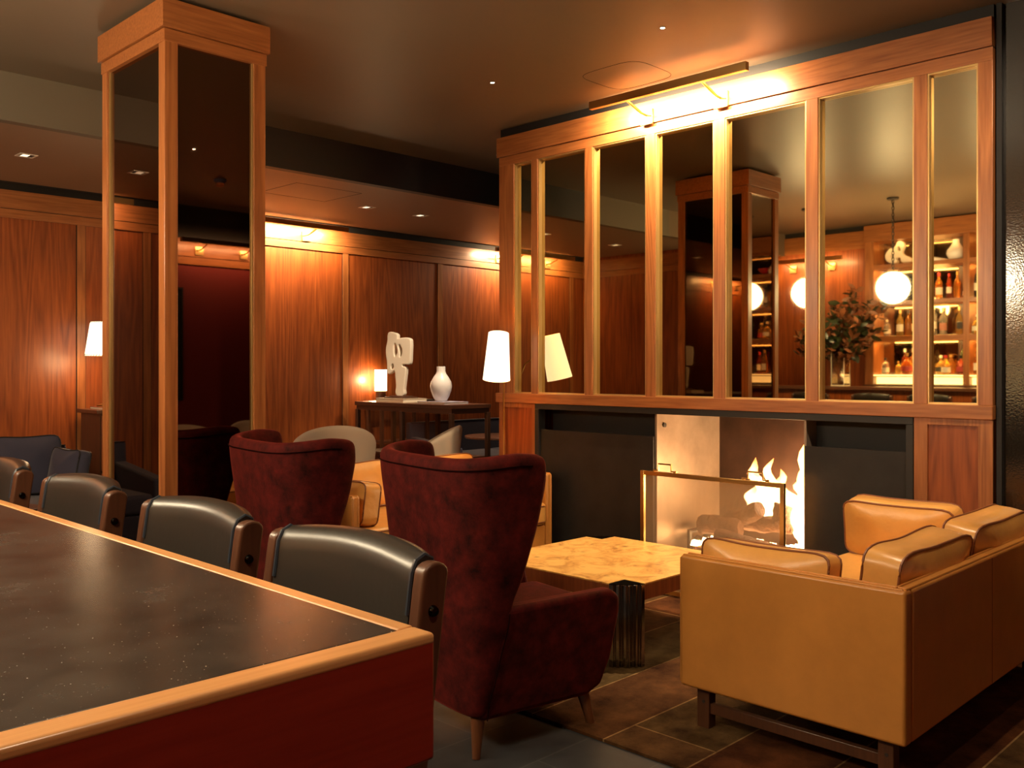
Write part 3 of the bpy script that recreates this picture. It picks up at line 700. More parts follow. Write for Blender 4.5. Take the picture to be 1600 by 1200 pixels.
# ------------------------------------------------------------------ stools
def make_stool(label, loc, rz, grp, zs=1.0):
    """local: +x is the direction the sitter faces; the backrest stands at x=0"""
    t = thing('counter_stool', label, 'stool', loc, rz, grp)
    # backrest: curved padded leather, width 2*hw
    hw = .232
    ny, nz = 20, 14; vs = []; fs = []
    prof = []
    for i in range(nz + 1):                       # closed loop around the pad in x-z: front up, over the top, back down
        a = i / nz; prof.append(a)
    def padpt(u, a):
        y = -hw + 2 * hw * u; cur = .040 * (1 - (2 * u - 1) ** 2)   # bows away from the sitter
        ztop = .955 + .014 * (1 - (2 * u - 1) ** 2); zb = .70
        th = .026 + .012 * (1 - (2 * u - 1) ** 4)
        if a < .42: q = a / .42; z = zb + (ztop - .03 - zb) * q; x = th
        elif a < .58: q = (a - .42) / .16 * math.pi; z = ztop - .03 + .03 * math.sin(q); x = th * math.cos(q)
        else: q = (a - .58) / .42; z = ztop - .03 - (ztop - .03 - zb) * q; x = -th
        lean = -(z - .70) * .14
        return (x - cur + lean, y, z)
    A = [0, .14, .28, .38, .42, .46, .5, .54, .58, .62, .72, .86, 1.0]
    for j in range(ny + 1):
        for a in A: vs.append(padpt(j / ny, a))
    m = len(A)
    for j in range(ny):
        for i in range(m):
            i2 = (i + 1) % m; fs.append((j * m + i, j * m + i2, (j + 1) * m + i2, (j + 1) * m + i))
    fs += [tuple(range(m)), tuple(range(ny * m, (ny + 1) * m))[::-1]]
    pad = MB().add(vs, fs).build('backrest', BLKL, t, ang=50)
    for s_ in (-1, 1):
        pts = [padpt((s_ + 1) / 2, a) for a in A]; pts = [(p[0], p[1] - s_ * .004, p[2]) for p in pts]
        o = MB().tube([pts[i] for i in range(2, m - 2)], .0045, 6).build('piping', mat('dark_leather_welt', (.03, .04, .055), .3), pad)
        # post beside the pad
        y0 = s_ * (hw + .004); y1 = s_ * (hw + .036)
        def px(z): return -(z - .70) * .14
        out = []
        for z in (0, .2, .45, .6, .75, .9): out.append((px(z) - .022 - (.03 if z < .3 else 0) * (1 - z / .3), z))
        topc = (px(.93), .925); arc = [(topc[0] + .030 * math.cos(q), topc[1] + .022 * math.sin(q)) for q in [math.pi * (1 - k / 8) for k in range(9)]]
        fr = []
        for z in (.9, .75, .6, .45, .2, 0): fr.append((px(z) + .030 - (.03 if z < .3 else 0) * (1 - z / .3), z))
        poly = [(x - .008, z) for x, z in out] + arc + fr
        f = MB(); f.prism(poly, 'y', min(y0, y1), max(y0, y1)); post = f.build('back_post', DARKW, t, bevel=.006, seg=3)
        f = MB(); f.lathe([(.0001, .009), (.008, .008), (.0105, .003), (.011, 0)], n=14, cap=False)
        kb = f.build('bolt', CHROMEB, post); kb.location = (px(.86), y1, .86); kb.rotation_euler = (R(-90 * s_), 0, 0)
        f = MB(); f.hexa([(.36, s_ * .19 - .018, 0), (.396, s_ * .19 - .018, 0), (.396, s_ * .19 + .018, 0), (.36, s_ * .19 + .018, 0)],
                         [(.325, s_ * .195 - .02, .60), (.375, s_ * .195 - .02, .60), (.375, s_ * .195 + .02, .60), (.325, s_ * .195 + .02, .60)])
        f.build('front_leg', DARKW, t, bevel=.004)
    f = MB(); f.box(.0, .39, -.215, .215, .595, .655); plabel(f.build('seat', BLKL, t, bevel=.022, seg=4), 'dark leather seat')
    f = MB(); f.box(.02, .37, -.20, .20, .56, .60); f.build('seat_frame', DARKW, t, bevel=.003)
    f = MB(); f.box(.35, .375, -.18, .18, .22, .25); f.build('footrest', BRASS, t, bevel=.003)
    return t
ST_L = ['black leather counter stool nearest the counter corner', 'black leather counter stool in front of the column, second from the counter corner',
        'black leather counter stool left of the column, third from the counter corner', 'counter stool at the left edge with only its wooden post showing']
st0 = None
for i, y in enumerate((1.553, 2.205, 2.96, 3.74)):
    if st0 is None: st0 = make_stool(ST_L[0], (1.075, y, 0), R(180), 'stools along the high counter')
    else: copy_tree(st0, (1.075, y, 0), R(180), ST_L[i])

# ------------------------------------------------------------------ wing chairs
def make_wing(label, loc, rz):
    t = thing('wing_chair', label, 'armchair', loc, rz, 'burgundy wing chairs')
    NV, NU = 16, 28
    def interp(z, tab):
        for (a, p), (c, q) in zip(tab, tab[1:]):
            if z <= c: k = (z - a) / (c - a); k = k * k * (3 - 2 * k); return p + (q - p) * k
        return tab[-1][1]
    Wt = [(.13, .262), (.30, .292), (.50, .322), (.75, .362), (1.0, .392)]
    Bt = [(.13, -.285), (.50, -.315), (1.0, -.365)]
    Ft = [(.13, -.215), (.50, -.150), (.62, -.105), (.85, -.055), (.94, -.045), (1.0, -.055)]
    def outer(u, v):
        # u -1..1 round the shell (right wing .. back .. left wing), v 0..1 bottom .. top
        ztop = 1.004 + .028 * abs(u) ** 2
        z = .13 + (ztop - .13) * v
        wd, xb, xf = interp(z, Wt), interp(z, Bt), interp(z, Ft)
        th = u * math.pi / 2
        s_, c_ = math.sin(th), math.cos(th)
        y = wd * math.copysign(abs(s_) ** .52, s_); x = xb + (xf - xb) * (1 - abs(c_) ** .62)
        if v > .93 and abs(u) > .85: z -= .018 * ((abs(u) - .85) / .15) ** 2
        return Vector((x, y, z))
    vs = []; fs = []
    US = [math.copysign(abs(k / (NU / 2) - 1) ** .85, k / (NU / 2) - 1) for k in range(NU + 1)]
    for j in range(NV + 1):
        for u in US: vs.append(outer(u, j / NV))
    for j in range(NV):
        for i in range(NU): a = j * (NU + 1) + i; fs.append((a, a + 1, a + NU + 2, a + NU + 1))
    sh = MB().add(vs, fs).build('backrest', VELVET, t, ang=180)
    # inner side by solidify towards the centre
    m = sh.modifiers.new('thick', 'SOLIDIFY'); m.thickness = .062; m.offset = -1
    sh.modifiers.new('sub', 'SUBSURF').levels = 1; sh.modifiers['sub'].render_levels = 2
    # make sure the solidify grows inwards: normals must point outwards
    me = sh.data; c0 = me.polygons[len(me.polygons) // 2]
    if c0.normal.x > 0:
        bm = bmesh.new(); bm.from_mesh(me); bmesh.ops.reverse_faces(bm, faces=bm.faces[:]); bm.to_mesh(me); bm.free()
    rim = [outer(u, .955) for u in US]
    rim = [p + Vector((p.x - 0, p.y, 0)).normalized() * .002 for p in rim]
    MB().tube(rim[1:-1], .0026, 6).build('piping', VELVP, sh)
    for s_ in (-1, 1): MB().tube([outer(s_ * .97, v) + Vector((.004, s_ * .004, 0)) for v in [k / 20 for k in range(0, 9)]], .0022, 6).build('seam', VELVP, sh)
    for s_ in (-1, 1):
        def yo(z): return s_ * (.262 + (min(z, .5) - .13) / .37 * .062)
        prof = [(-.24, .125), (.22, .120), (.285, .150), (.318, .25), (.335, .42), (.325, .482), (.285, .508), (-.19, .508)]
        # side panel follows the flare: quads between inner and outer outline
        vo = [(x, yo(z), z) for x, z in prof]; vi = [(x, yo(z) - s_ * .072, z) for x, z in prof]; n_ = len(prof)
        f = MB().add(vo + vi, [tuple(range(n_)), tuple(range(n_, 2 * n_))[::-1]] + [(i, (i + 1) % n_, (i + 1) % n_ + n_, i + n_) for i in range(n_)])
        f.build('arm', VELVET, t, bevel=.022, seg=4, ang=60)
    f = MB(); f.box(-.22, .29, -.20, .20, .125, .31); f.build('seat_base', VELVET, t, bevel=.02, seg=3)
    f = MB(); f.box(-.24, .365, -.238, .238, .305, .435); f.build('seat_cushion', VELVET, t, bevel=.04, seg=5)
    for (x, y) in ((-.225, -.215), (.225, -.215), (-.225, .215), (.225, .215)):
        dx, dy = (-.02 if x < 0 else .035), (.02 if y > 0 else -.02)
        MB().tube([(x, y, .15), (x + dx, y + dy, 0)], .026, 14, r2=.014).build('leg', LEGW, t)
    return t
wc = make_wing('burgundy velvet wing chair nearest the viewer, beside the coffee table', (2.395, 2.445, 0), R(-9.6))
copy_tree(wc, (2.325, 3.435, 0), R(-8), 'burgundy velvet wing chair farther away, in front of the column')

# ------------------------------------------------------------------ sofas
def cushion(name, wd, ht, th, material, pip, label, cat, group, loc, rot, seed=0, puff=.035, saddle=.012):
    """boxed leather cushion: width x, thickness y, height z, standing on z=0"""
    N = 14; vs = []; fs = []; idx = {}
    def outline(t):                                   # rounded rectangle, t 0..1
        n_ = 3.0; a = 2 * math.pi * t; c_, s_ = math.cos(a), math.sin(a)
        k = (abs(c_) ** 7 + abs(s_) ** 7) ** (-1 / 7)
        x, z = k * c_, k * s_
        x *= 1 - .03 * (1 - z * z); z_ = z * (1 - .0 * x)
        return x * wd / 2, ht / 2 + z_ * ht / 2 - (saddle * (1 - (x) ** 2) if z > 0 else 0)
    M = 64; rings = []
    def jig(x, y, z): return .006 * noise.noise(Vector((x * 5 + seed, y * 5, z * 5)))
    for side in (-1, 1):
        for r_ in (0, .25, .5, .7, .85, .95, 1.0):
            ring = []
            for k in range(M):
                ox, oz = outline(k / M); x = ox * r_; z = ht / 2 + (oz - ht / 2) * r_
                bul = puff * (1 - r_ ** 2.4)
                y = side * (th / 2 + bul)
                ring.append((x + jig(x, y, z), y + jig(z, x, y) * 1.5, z + jig(y, z, x)))
            rings.append((side, ring))
    left = [r for s_, r in rings if s_ < 0]; right = [r for s_, r in rings if s_ > 0]
    mid = []
    for k in range(M):
        ox, oz = outline(k / M); mid.append((ox * 1.015, 0, ht / 2 + (oz - ht / 2) * 1.02))
    allr = left + [mid] + right[::-1]
    for r in allr: vs += r
    for i in range(len(allr) - 1):
        for k in range(M): a = i * M + k; c_ = i * M + (k + 1) % M; fs.append((a, c_, c_ + M, a + M))
    mb = MB().add(vs, fs)
    t = thing(name, label, cat, loc, rot[2], group); t.rotation_euler = rot
    c = mb.build('cover', material, t, ang=60)
    for r in (left[-1], right[-1]): MB().tube(r, .0045, 6, closed=True).build('piping', pip, c)
    return t
def make_sofa(label, loc, rz):
    L, D, z0, z1, th = 1.56, .81, .155, .626, .052
    t = thing('leather_sofa', label, 'sofa', loc, rz, 'tan leather sofas')
    # local: x along length 0..L, y 0 (back) .. D (front)
    for x in (0, L - th):
        f = MB(); f.box(x, x + th, 0, D, z0, z1); o = f.build('end_panel', TAN, t, bevel=.011, seg=4)
        for q in (.010, th - .010):
            MB().tube([(x + q, .012, z1 + .001), (x + q, D - .012, z1 + .001), (x + q, D + .001, z1 - .012), (x + q, D + .001, z0 + .012)], .004, 6).build('piping', TAN, o)
    f = MB(); f.box(th, L - th, 0, th, z0, z1); o = f.build('back_panel', TAN, t, bevel=.011, seg=4)
    for q in (.010, th - .010): MB().tube([(th - .03, q, z1 + .001), (L - th + .03, q, z1 + .001)], .004, 6).build('piping', TAN, o)
    f = MB(); f.box(L / 2 - .0015, L / 2 + .0015, -.0012, .002, z0 + .01, z1 - .01); f.build('seam', TANP, o, smooth=False)
    f = MB(); f.box(th, L - th, th, D - .01, z0, .30); f.build('seat_frame', TAN, t, bevel=.01, seg=3)
    for k in (0, 1):
        w2 = (L - 2 * th) / 2
        f = MB(); f.box(th + k * w2 + .003, th + (k + 1) * w2 - .003, th + .004, D + .012, .302, .445)
        o = f.build('seat_cushion', TANC, t, bevel=.03, seg=5)
        for z in (.325, .425): MB().tube([(th + k * w2 + .03, D + .012, z), (th + (k + 1) * w2 - .03, D + .012, z)], .004, 6).build('piping', TANP, o)
    for (x, y) in ((.035, .05), (.035, D - .10), (L - .08, .05), (L - .08, D - .10)):
        f = MB(); f.box(x, x + .045, y, y + .05, 0, z0 + .003); lg = f.build('leg', DARKW, t, bevel=.003)
        f = MB(); f.lathe([(.0001, .002), (.006, .002), (.006, 0)], n=12, cap=False); b_ = f.build('bolt', IRON, lg); b_.location = (x, y + .022, .105); b_.rotation_euler = (0, R(-90), 0)
    for x in (.045, L - .07):
        f = MB(); f.box(x, x + .025, .08, D - .08, .062, .10); f.build('stretcher', DARKW, t, bevel=.003)
    f = MB(); f.box(.06, L - .06, .075, .10, .115, .150); f.build('stretcher', DARKX, t, bevel=.003)
    return t
SX, SY = 2.82, 1.118
make_sofa('tan leather sofa in the right foreground, seen from its end and back', (SX, SY, 0), 0)
FX, FY = 4.43, 4.82
make_sofa('tan leather sofa across the coffee table, behind the wing chairs', (FX, FY, 0), R(180))
GN, GF = 'cushions on the near sofa', 'cushions on the far sofa'
def cu(lb, g, loc, rz, wd, ht, th=.115, tilt=0, seed=0):
    return cushion('sofa_cushion', wd, ht, th, TANC, TANP, lb, 'cushion', g, loc, (R(tilt), 0, rz), seed)
ZC = .447
cu('tan leather back cushion nearest the viewer on the near sofa', GN, (SX + .43, SY + .155, ZC), 0, .66, .275, .12, 8, 1)
cu('tan leather back cushion at the right edge of the photo on the near sofa', GN, (SX + 1.12, SY + .155, ZC), 0, .66, .285, .12, 8, 2)
cu('tan leather cushion lying along the near arm of the near sofa', GN, (SX + .135, SY + .54, ZC), R(90), .50, .235, .09, 6, 3)
cu('tan leather cushion leaning on the fireplace end arm of the near sofa', GN, (SX + 1.40, SY + .56, ZC), R(90), .50, .265, .11, -8, 4)
cu('tan leather back cushion of the far sofa, behind the nearer wing chair', GF, (FX - .43, FY - .155, ZC), R(180), .66, .285, .12, 8, 5)
cu('tan leather back cushion of the far sofa, between the wing chairs', GF, (FX - 1.12, FY - .155, ZC), R(180), .66, .285, .12, 8, 6)
cu('tan leather cushion against the fireplace end arm of the far sofa', GF, (FX - .12, FY - .54, ZC), R(-90), .50, .235, .10, 6, 7)
cu('tan leather cushion against the column end arm of the far sofa', GF, (FX - 1.43, FY - .54, ZC), R(-90), .50, .245, .10, -8, 8)

# ------------------------------------------------------------------ rug and coffee table
f = MB(); nx, ny = 30, 40
o = MB().box(2.52, 4.46, .62, 4.35, 0, .010).build('patchwork_rug', RUG, smooth=False)
o.location = (0, 0, .001)
tag(o, 'brown and olive overdyed patchwork rug under the seating group', 'rug')
ct2 = thing('coffee_table', 'square burl wood coffee table with notched corners and chrome legs', 'table', (3.60, 2.86, .011))
tx, ty, tn = .45, .45, .11; zt, zb = .360, .288
poly = [(-tx + tn, -ty), (tx - tn, -ty), (tx - tn, -ty + tn), (tx, -ty + tn), (tx, ty - tn), (tx - tn, ty - tn), (tx - tn, ty), (-tx + tn, ty), (-tx + tn, ty - tn), (-tx, ty - tn), (-tx, -ty + tn), (-tx + tn, -ty + tn)]
f = MB(); f.prism(poly, 'z', zt - .006, zt); plabel(f.build('tabletop', BURL, ct2, smooth=False), 'golden burl veneer top')
f = MB(); f.prism(poly, 'z', zb, zt - .006); plabel(f.build('table_edge', BURLS, ct2, smooth=False), 'reddish burl edge')
for sx in (-1, 1):
    for sy in (-1, 1):
        ox, oy = sx * (tx - tn), sy * (ty - tn)
        # stepped chrome leg filling the notch
        st = [(0, 0), (0, tn), (.022, tn), (.022, tn - .012), (.045, tn - .012), (.045, tn - .03), (.07, tn - .03), (.07, .07), (tn - .03, .07), (tn - .03, .045), (tn - .012, .045), (tn - .012, .022), (tn, .022), (tn, 0)]
        pts = [(ox + sx * (a + .001), oy + sy * (c_ + .001)) for a, c_ in st]
        f = MB(); f.prism(pts, 'z', 0, zt - .004); o = f.build('leg', CHROME, ct2, bevel=.0015, smooth=False)
        f = MB(); f.prism(pts, 'z', zt - .004, zt - .001); f.build('leg_cap', CHROMEB, o, smooth=False)

# ------------------------------------------------------------------ floor lamp by the chimney wall
fl2 = thing('floor_lamp', 'thin brass floor lamp with lit white tilted shade by the chimney wall', 'lamp', (4.480, 4.500, 0))
f = MB(); f.lathe([(.042, 0), (.042, .010), (.014, .016), (.006, .024)], n=24); f.build('base', BRASS, fl2)
f = MB(); f.tube([(0, 0, .02), (0, 0, 1.26), (-.02, -.015, 1.33), (-.10, -.07, 1.40), (-.19, -.13, 1.43)], .005, 8); f.build('pole', BRASS, fl2)
def shade(parent, c, r0, r1, h, tilt=None, outer_=SHADE, inner=SHADEI, name='lamp_shade'):
    f = MB(); f.lathe([(r0, 0), (r1, h)], n=48, cap=False); o = f.build(name, outer_, parent); o.location = c
    f = MB(); f.lathe([(r0 - .003, .001), (r1 - .003, h - .001)], n=48, cap=False); i = f.build('lining', inner, o)
    if tilt: o.rotation_euler = tilt
    return o
ax = Vector((.057, .038, .30)).normalized()
so = shade(fl2, (-.226, -.159, 1.228), .090, .068, .315); so.rotation_euler = Vector((0, 0, 1)).rotation_difference(ax).to_euler()
point('bulb_lamp', (-.20, -.14, 1.36), 5, .03, (1, .70, .38), fl2)

# ------------------------------------------------------------------ console with lamp, sculpture, vase, books
cs = thing('console_table', 'dark walnut console with many slim square legs by the back wall', 'table', (5.275, 6.345, 0))
f = MB(); f.box(-.225, .225, -.67, .67, .965, 1.0); f.build('tabletop', DARKX, cs, bevel=.003)
f = MB()
for (a, b_) in ((-.215, -.195), (.195, .215)): f.box(a, b_, -.655, .655, .925, .965)
for y in (-.655, .635): f.box(-.195, .195, y, y + .02, .925, .965)
f.build('apron', DARKX, cs, smooth=False)
for x in (-.205, .205):
    for y in (-.645, 0, .645):
        f = MB(); f.box(x - .018, x + .018, y - .018, y + .018, 0, .93); f.build('leg', DARKW, cs, bevel=.002)
f = MB(); f.box(-.19, .19, -.63, .63, .54, .556); f.build('shelf', DARKX, cs, smooth=False)
f = MB(); f.box(-.2065, -.2035, -.62, .62, .56, .92); f.build('glass_side', SHEET, cs, smooth=False)

def book(label, loc, rz, wd, dp, ht, cover):
    t = thing('book', label, 'book', loc, rz, 'flat books')
    f = MB(); f.box(-wd / 2 + .004, wd / 2 - .003, -dp / 2 + .004, dp / 2 - .004, .003, ht - .003); f.build('pages', PAPER, t, smooth=False)
    f = MB(); f.box(-wd / 2, wd / 2, -dp / 2, dp / 2, 0, .003); f.box(-wd / 2, wd / 2, -dp / 2, dp / 2, ht - .003, ht); f.box(wd / 2 - .003, wd / 2, -dp / 2, dp / 2, .003, ht - .003)
    f.build('cover', cover, t, smooth=False); return t
book('thick cream book under the white sculpture', (5.26, 6.60, 1.0), 0, .27, .40, .034, mat('cream_cover', (.60, .50, .36), .6))
book('flat grey-blue book under the white vase', (5.26, 6.03, 1.0), 0, .27, .36, .018, mat('blue_grey_cover', (.40, .38, .48), .5))
# sculpture
sp = thing('abstract_sculpture', 'white abstract plaster sculpture with holes on a dark plinth', 'sculpture', (5.26, 6.60, 1.034))
f = MB(); f.box(-.085, .085, -.14, .14, 0, .012); f.box(-.06, .06, -.10, .10, .012, .022); f.build('plinth', DARKW, sp, bevel=.003)
def curve_mesh(name, loops, ext, bev, material, parent):
    c = bpy.data.curves.new(name, 'CURVE'); c.dimensions = '2D'; c.fill_mode = 'BOTH'; c.extrude = ext; c.bevel_depth = bev; c.bevel_resolution = 4; c.resolution_u = 10
    for lp in loops:
        s_ = c.splines.new('BEZIER'); s_.bezier_points.add(len(lp) - 1); s_.use_cyclic_u = True
        for bp_, p in zip(s_.bezier_points, lp):
            bp_.co = (p[0], p[1], 0); bp_.handle_left_type = bp_.handle_right_type = 'AUTO'
    tmp = bpy.data.objects.new('tmp', c); COL.objects.link(tmp)
    dg = bpy.context.evaluated_depsgraph_get(); dg.update()
    me = bpy.data.meshes.new_from_object(tmp.evaluated_get(dg)); bpy.data.objects.remove(tmp)
    me.name = name; me.materials.clear(); me.materials.append(material)
    me.polygons.foreach_set('use_smooth', [True] * len(me.polygons)); me.set_sharp_from_angle(angle=R(50))
    o = bpy.data.objects.new(name, me); COL.objects.link(o); o.parent = parent; return o
# outline drawn in metres (a = along the table, b = height), photo left is +y
body = [(-.026, 0), (-.030, .08), (-.038, .16), (-.046, .215), (-.055, .222), (-.085, .205), (-.116, .196), (-.120, .205), (-.124, .29), (-.136, .38), (-.134, .42), (-.120, .49), (-.115, .545), (-.108, .555),
        (-.070, .552), (-.034, .538), (-.030, .53), (-.030, .502), (-.026, .498), (.02, .502), (.085, .500), (.102, .490), (.106, .47), (.104, .38), (.096, .285), (.090, .281), (.040, .281), (.022, .276), (.018, .262), (.028, .246), (.052, .240), (.055, .234), (.046, .14), (.034, .05), (.032, 0)]
h1 = [(-.050, .47), (-.068, .40), (-.062, .350), (-.045, .335), (-.026, .355), (-.024, .43)]
h2 = [(-.008, .46), (-.010, .38), (.0, .33), (.022, .345), (.032, .395), (.018, .44)]
h3 = [(-.085, .280), (-.098, .24), (-.085, .222), (-.062, .228), (-.055, .262), (-.068, .285)]
o = curve_mesh('body', [body, h1, h2, h3], .017, .010, WHITE, sp)
o.location = (0, 0, .032); o.rotation_euler = (R(90), 0, R(-68))
# vase
vs_ = thing('white_vase', 'white ceramic vase with a narrow neck standing on a flat book', 'vase', (5.26, 6.05, 1.018))
prof = [(.0001, 0), (.045, 0), (.050, .006), (.070, .04), (.088, .09), (.095, .13), (.088, .17), (.065, .21), (.045, .238), (.038, .262), (.038, .298), (.034, .300), (.032, .292), (.030, .265)]
f = MB(); f.lathe([(r, z) for r, z in prof], n=40, cap=False); f.build('body', CERAM, vs_, ang=60)
# lamp on the console
c3 = thing('wall_console', 'narrow walnut console against the back wall behind the larger console', 'table', (5.95, 7.49, 0))
f = MB(); f.box(-.36, .36, -.13, .13, .955, .982); f.build('tabletop', DARKX, c3, bevel=.003)
for x in (-.31, .28):
    for y in (-.11, .11):
        f = MB(); f.box(x - .016, x + .016, y - .016, y + .016, 0, .955); f.build('leg', DARKW, c3, bevel=.002)
f = MB(); f.box(-.31, .28, -.10, .10, .56, .575); f.build('shelf', DARKX, c3, smooth=False)
tl = thing('table_lamp', 'small lit cylinder table lamp on a dark base, left of the white sculpture', 'lamp', (5.745, 7.535, .983))
f = MB(); f.lathe([(.052, 0), (.052, .085), (.045, .09)], n=28); f.build('base', DARKW, tl)
shade(tl, (0, 0, .092), .062, .062, .215, None, SHADEH, SHADEI)
point('bulb_lamp', (-.085, .01, .20), 3.5, .03, (1, .66, .34), tl)

# ------------------------------------------------------------------ left: second console with lamp, navy sofa
cab = thing('side_cabinet', 'dark walnut cabinet against the back wall, half hidden by the column', 'cabinet', (3.12, 7.37, 0))
f = MB(); f.box(-.33, .33, -.20, .20, .955, .985); f.build('tabletop', DARKX, cab, bevel=.003)
f = MB(); f.box(-.30, .30, -.18, .19, .10, .955); f.build('carcass', DARKW, cab, smooth=False)
for x in (-.15, .15):
    f = MB(); f.box(x - .14, x + .14, -.196, -.181, .52, .94); dd = f.build('door', PZ, cab, bevel=.003)
    f = MB(); f.tube([(x - .04, -.206, .55), (x + .04, -.206, .55)], .004, 6); f.build('handle', BRASS, dd)
    f = MB(); f.box(x - .14, x + .14, -.196, -.181, .12, .50); f.build('drawer', PZ, cab, bevel=.003)
for x in (-.28, .28):
    for y in (-.16, .17):
        f = MB(); f.box(x - .02, x + .02, y - .02, y + .02, 0, .1); f.build('leg', DARKW, cab)
book('thin reddish book under the lamp left of the column', (2.94, 7.32, .985), 0, .20, .24, .02, mat('red_brown_cover', (.25, .06, .03), .5))
tl2 = thing('table_lamp', 'lit white table lamp with stitched shade rims left of the column', 'lamp', (2.92, 7.32, 1.005))
f = MB(); f.lathe([(.07, 0), (.07, .015), (.015, .03), (.012, .42)], n=24); f.build('base', BRASS, tl2)
so = shade(tl2, (0, 0, .395), .155, .115, .262)
f = MB()
for k in range(44):
    a = 2 * math.pi * k / 44
    f.tube([(.156 * math.cos(a), .156 * math.sin(a), -.004), (.155 * math.cos(a + .05), .155 * math.sin(a + .05), .012)], .0022, 4)
    f.tube([(.1165 * math.cos(a), .1165 * math.sin(a), .252), (.1155 * math.cos(a + .05), .1155 * math.sin(a + .05), .266)], .0022, 4)
f.build('stitching', mat('dark_thread', (.10, .06, .03), .7), so)
point('bulb_lamp', (-.12, -.06, .36), 5, .10, (1, .64, .32), tl2)

def navy_sofa(label, loc, L, rz=0):
    t = thing('navy_sofa', label, 'sofa', loc, rz, 'navy sofas along the back wall')
    # local x 0..L, back at y=0.8
    f = MB(); f.hexa([(0, .66, .10), (L, .66, .10), (L, .80, .10), (0, .80, .10)], [(0, .72, .745), (L, .72, .745), (L, .80, .745), (0, .80, .745)]); bk = f.build('backrest', NAVY, t, bevel=.02, seg=3)
    MB().tube([(.01, .722, .742), (L - .01, .722, .742)], .005, 6).build('piping', BLACK, bk)
    for x in (0, L - .10):
        f = MB(); f.hexa([(x, 0, .10), (x + .10, 0, .10), (x + .10, .72, .10), (x, .72, .10)], [(x, .02, .52), (x + .10, .02, .52), (x + .10, .74, .60), (x, .74, .60)]); f.build('arm', NAVY, t, bevel=.02, seg=3)
    f = MB(); f.box(.10, L - .10, .02, .70, .10, .28); f.build('base', NAVY, t, bevel=.01)
    k = 2; w2 = (L - .2) / k
    for i in range(k):
        f = MB(); f.box(.10 + i * w2 + .004, .10 + (i + 1) * w2 - .004, 0, .70, .282, .42); f.build('seat_cushion', NAVY, t, bevel=.03, seg=4)
    for x in (.06, L - .06):
        for y in (.08, .70): MB().tube([(x, y, .11), (x, y, 0)], .016, 10).build('leg', DARKW, t)
    return t
navy_sofa('navy sofa at the left edge, in front of the back wall', (.74, 6.36, 0), 1.80)
navy_sofa('navy sofa against the back wall, seen past the console', (6.05, 6.72, 0), 2.2)
cushion('throw_cushion', .44, .42, .08, NAVY, BLACK, 'navy square throw cushion leaning in the corner of the left sofa', 'cushion', 'navy throw cushions', (2.22, 6.90, .425), (R(-16), 0, R(-10)), 11, .05, .02)
cushion('throw_cushion', .40, .34, .08, NAVY, BLACK, 'smaller navy throw cushion against the right arm of the left sofa', 'cushion', 'navy throw cushions', (2.34, 6.60, .425), (R(-12), 0, R(-84)), 12, .05, .02)
# small round side table by the left sofa
def round_table(label, loc, r, h, grp='small round side tables'):
    t = thing('side_table', label, 'table', loc, 0, grp)
    f = MB(); f.lathe([(r, h - .02), (r, h)], n=36); f.build('tabletop', DARKX, t, bevel=.003)
    f = MB(); f.lathe([(r * .62, 0), (r * .62, .012), (.03, .03), (.022, .10), (.022, h - .02)], n=28); f.build('pedestal', IRON, t); return t
round_table('small round side table in front of the left navy sofa', (1.74, 5.80, 0), .19, .50)
round_table('round walnut table in front of the right navy sofa', (6.25, 6.30, 0), .36, .66)
# light wood armchair with white seat glimpsed left of the column
wa = thing('open_armchair', 'open frame armchair with white seat, glimpsed left of the column', 'armchair', (2.42, 5.72, 0), R(0))
for x in (-.28, .28):
    for y in (-.27, .27):
        f = MB(); f.box(x - .018, x + .018, y - .018, y + .018, 0, .56); f.build('leg', LEGW, wa, bevel=.003)
for z in (.56, .44):
    for x in (-.28, .28):
        f = MB(); f.box(x - .02, x + .02, -.30, .30, z, z + .022); f.build('arm_rail', LEGW, wa, bevel=.004)
    f = MB(); f.box(-.26, .26, -.285, -.262, z, z + .022); f.build('back_rail', LEGW, wa, bevel=.004)
f = MB(); f.box(-.25, .25, -.25, .27, .26, .40); plabel(f.build('seat_cushion', GREYF, wa, bevel=.035, seg=4), 'white upholstered seat')

# tub chairs
def tub(label, loc, rz, top):
    t = thing('tub_chair', label, 'chair', loc, rz, 'oatmeal tub chairs')
    k = top / .86
    NV, NU = 10, 24; vs = []; fs = []
    for j in range(NV + 1):
        v = j / NV
        for i in range(NU + 1):
            u = i / NU * 2 - 1
            ztop = (.60 + .26 * max(0, math.cos(u * math.pi / 2 * 1.05)) ** .75) * k
            z = .36 + (ztop - .36) * v; th = u * R(118)
            rx, ry = .25 + .03 * v, .26 + .03 * v
            vs.append((-rx * math.cos(th) - .02 * v, ry * math.sin(th), z))
    for j in range(NV):
        for i in range(NU): a = j * (NU + 1) + i; fs.append((a, a + 1, a + NU + 2, a + NU + 1))
    o = MB().add(vs, fs).build('backrest', GREYF, t, ang=180)
    m = o.modifiers.new('thick', 'SOLIDIFY'); m.thickness = .045; m.offset = 0; subsurf(o, 1)
    f = MB(); f.lathe([(.0001, .34), (.22, .34), (.26, .36), (.265, .43), (.24, .46), (.0001, .47)], n=32, cap=False); f.build('seat', GREYF, t, ang=60)
    for q in (45, 135, 225, 315): MB().tube([(.16 * math.cos(R(q)), .16 * math.sin(R(q)), .35), (.24 * math.cos(R(q)), .24 * math.sin(R(q)), 0)], .014, 8, r2=.010).build('leg', BRASS, t)
    return t
tub('oatmeal tub chair with wide rounded back, seen between the wing chairs', (3.95, 5.75, 0), R(62), .90)
tub('oatmeal tub chair seen edge on behind the far sofa, below the white vase', (4.56, 5.48, 0), R(135), .87)
tub('oatmeal tub chair behind the near sofa, left one in the column mirror', (3.85, .30, 0), R(90), .80)
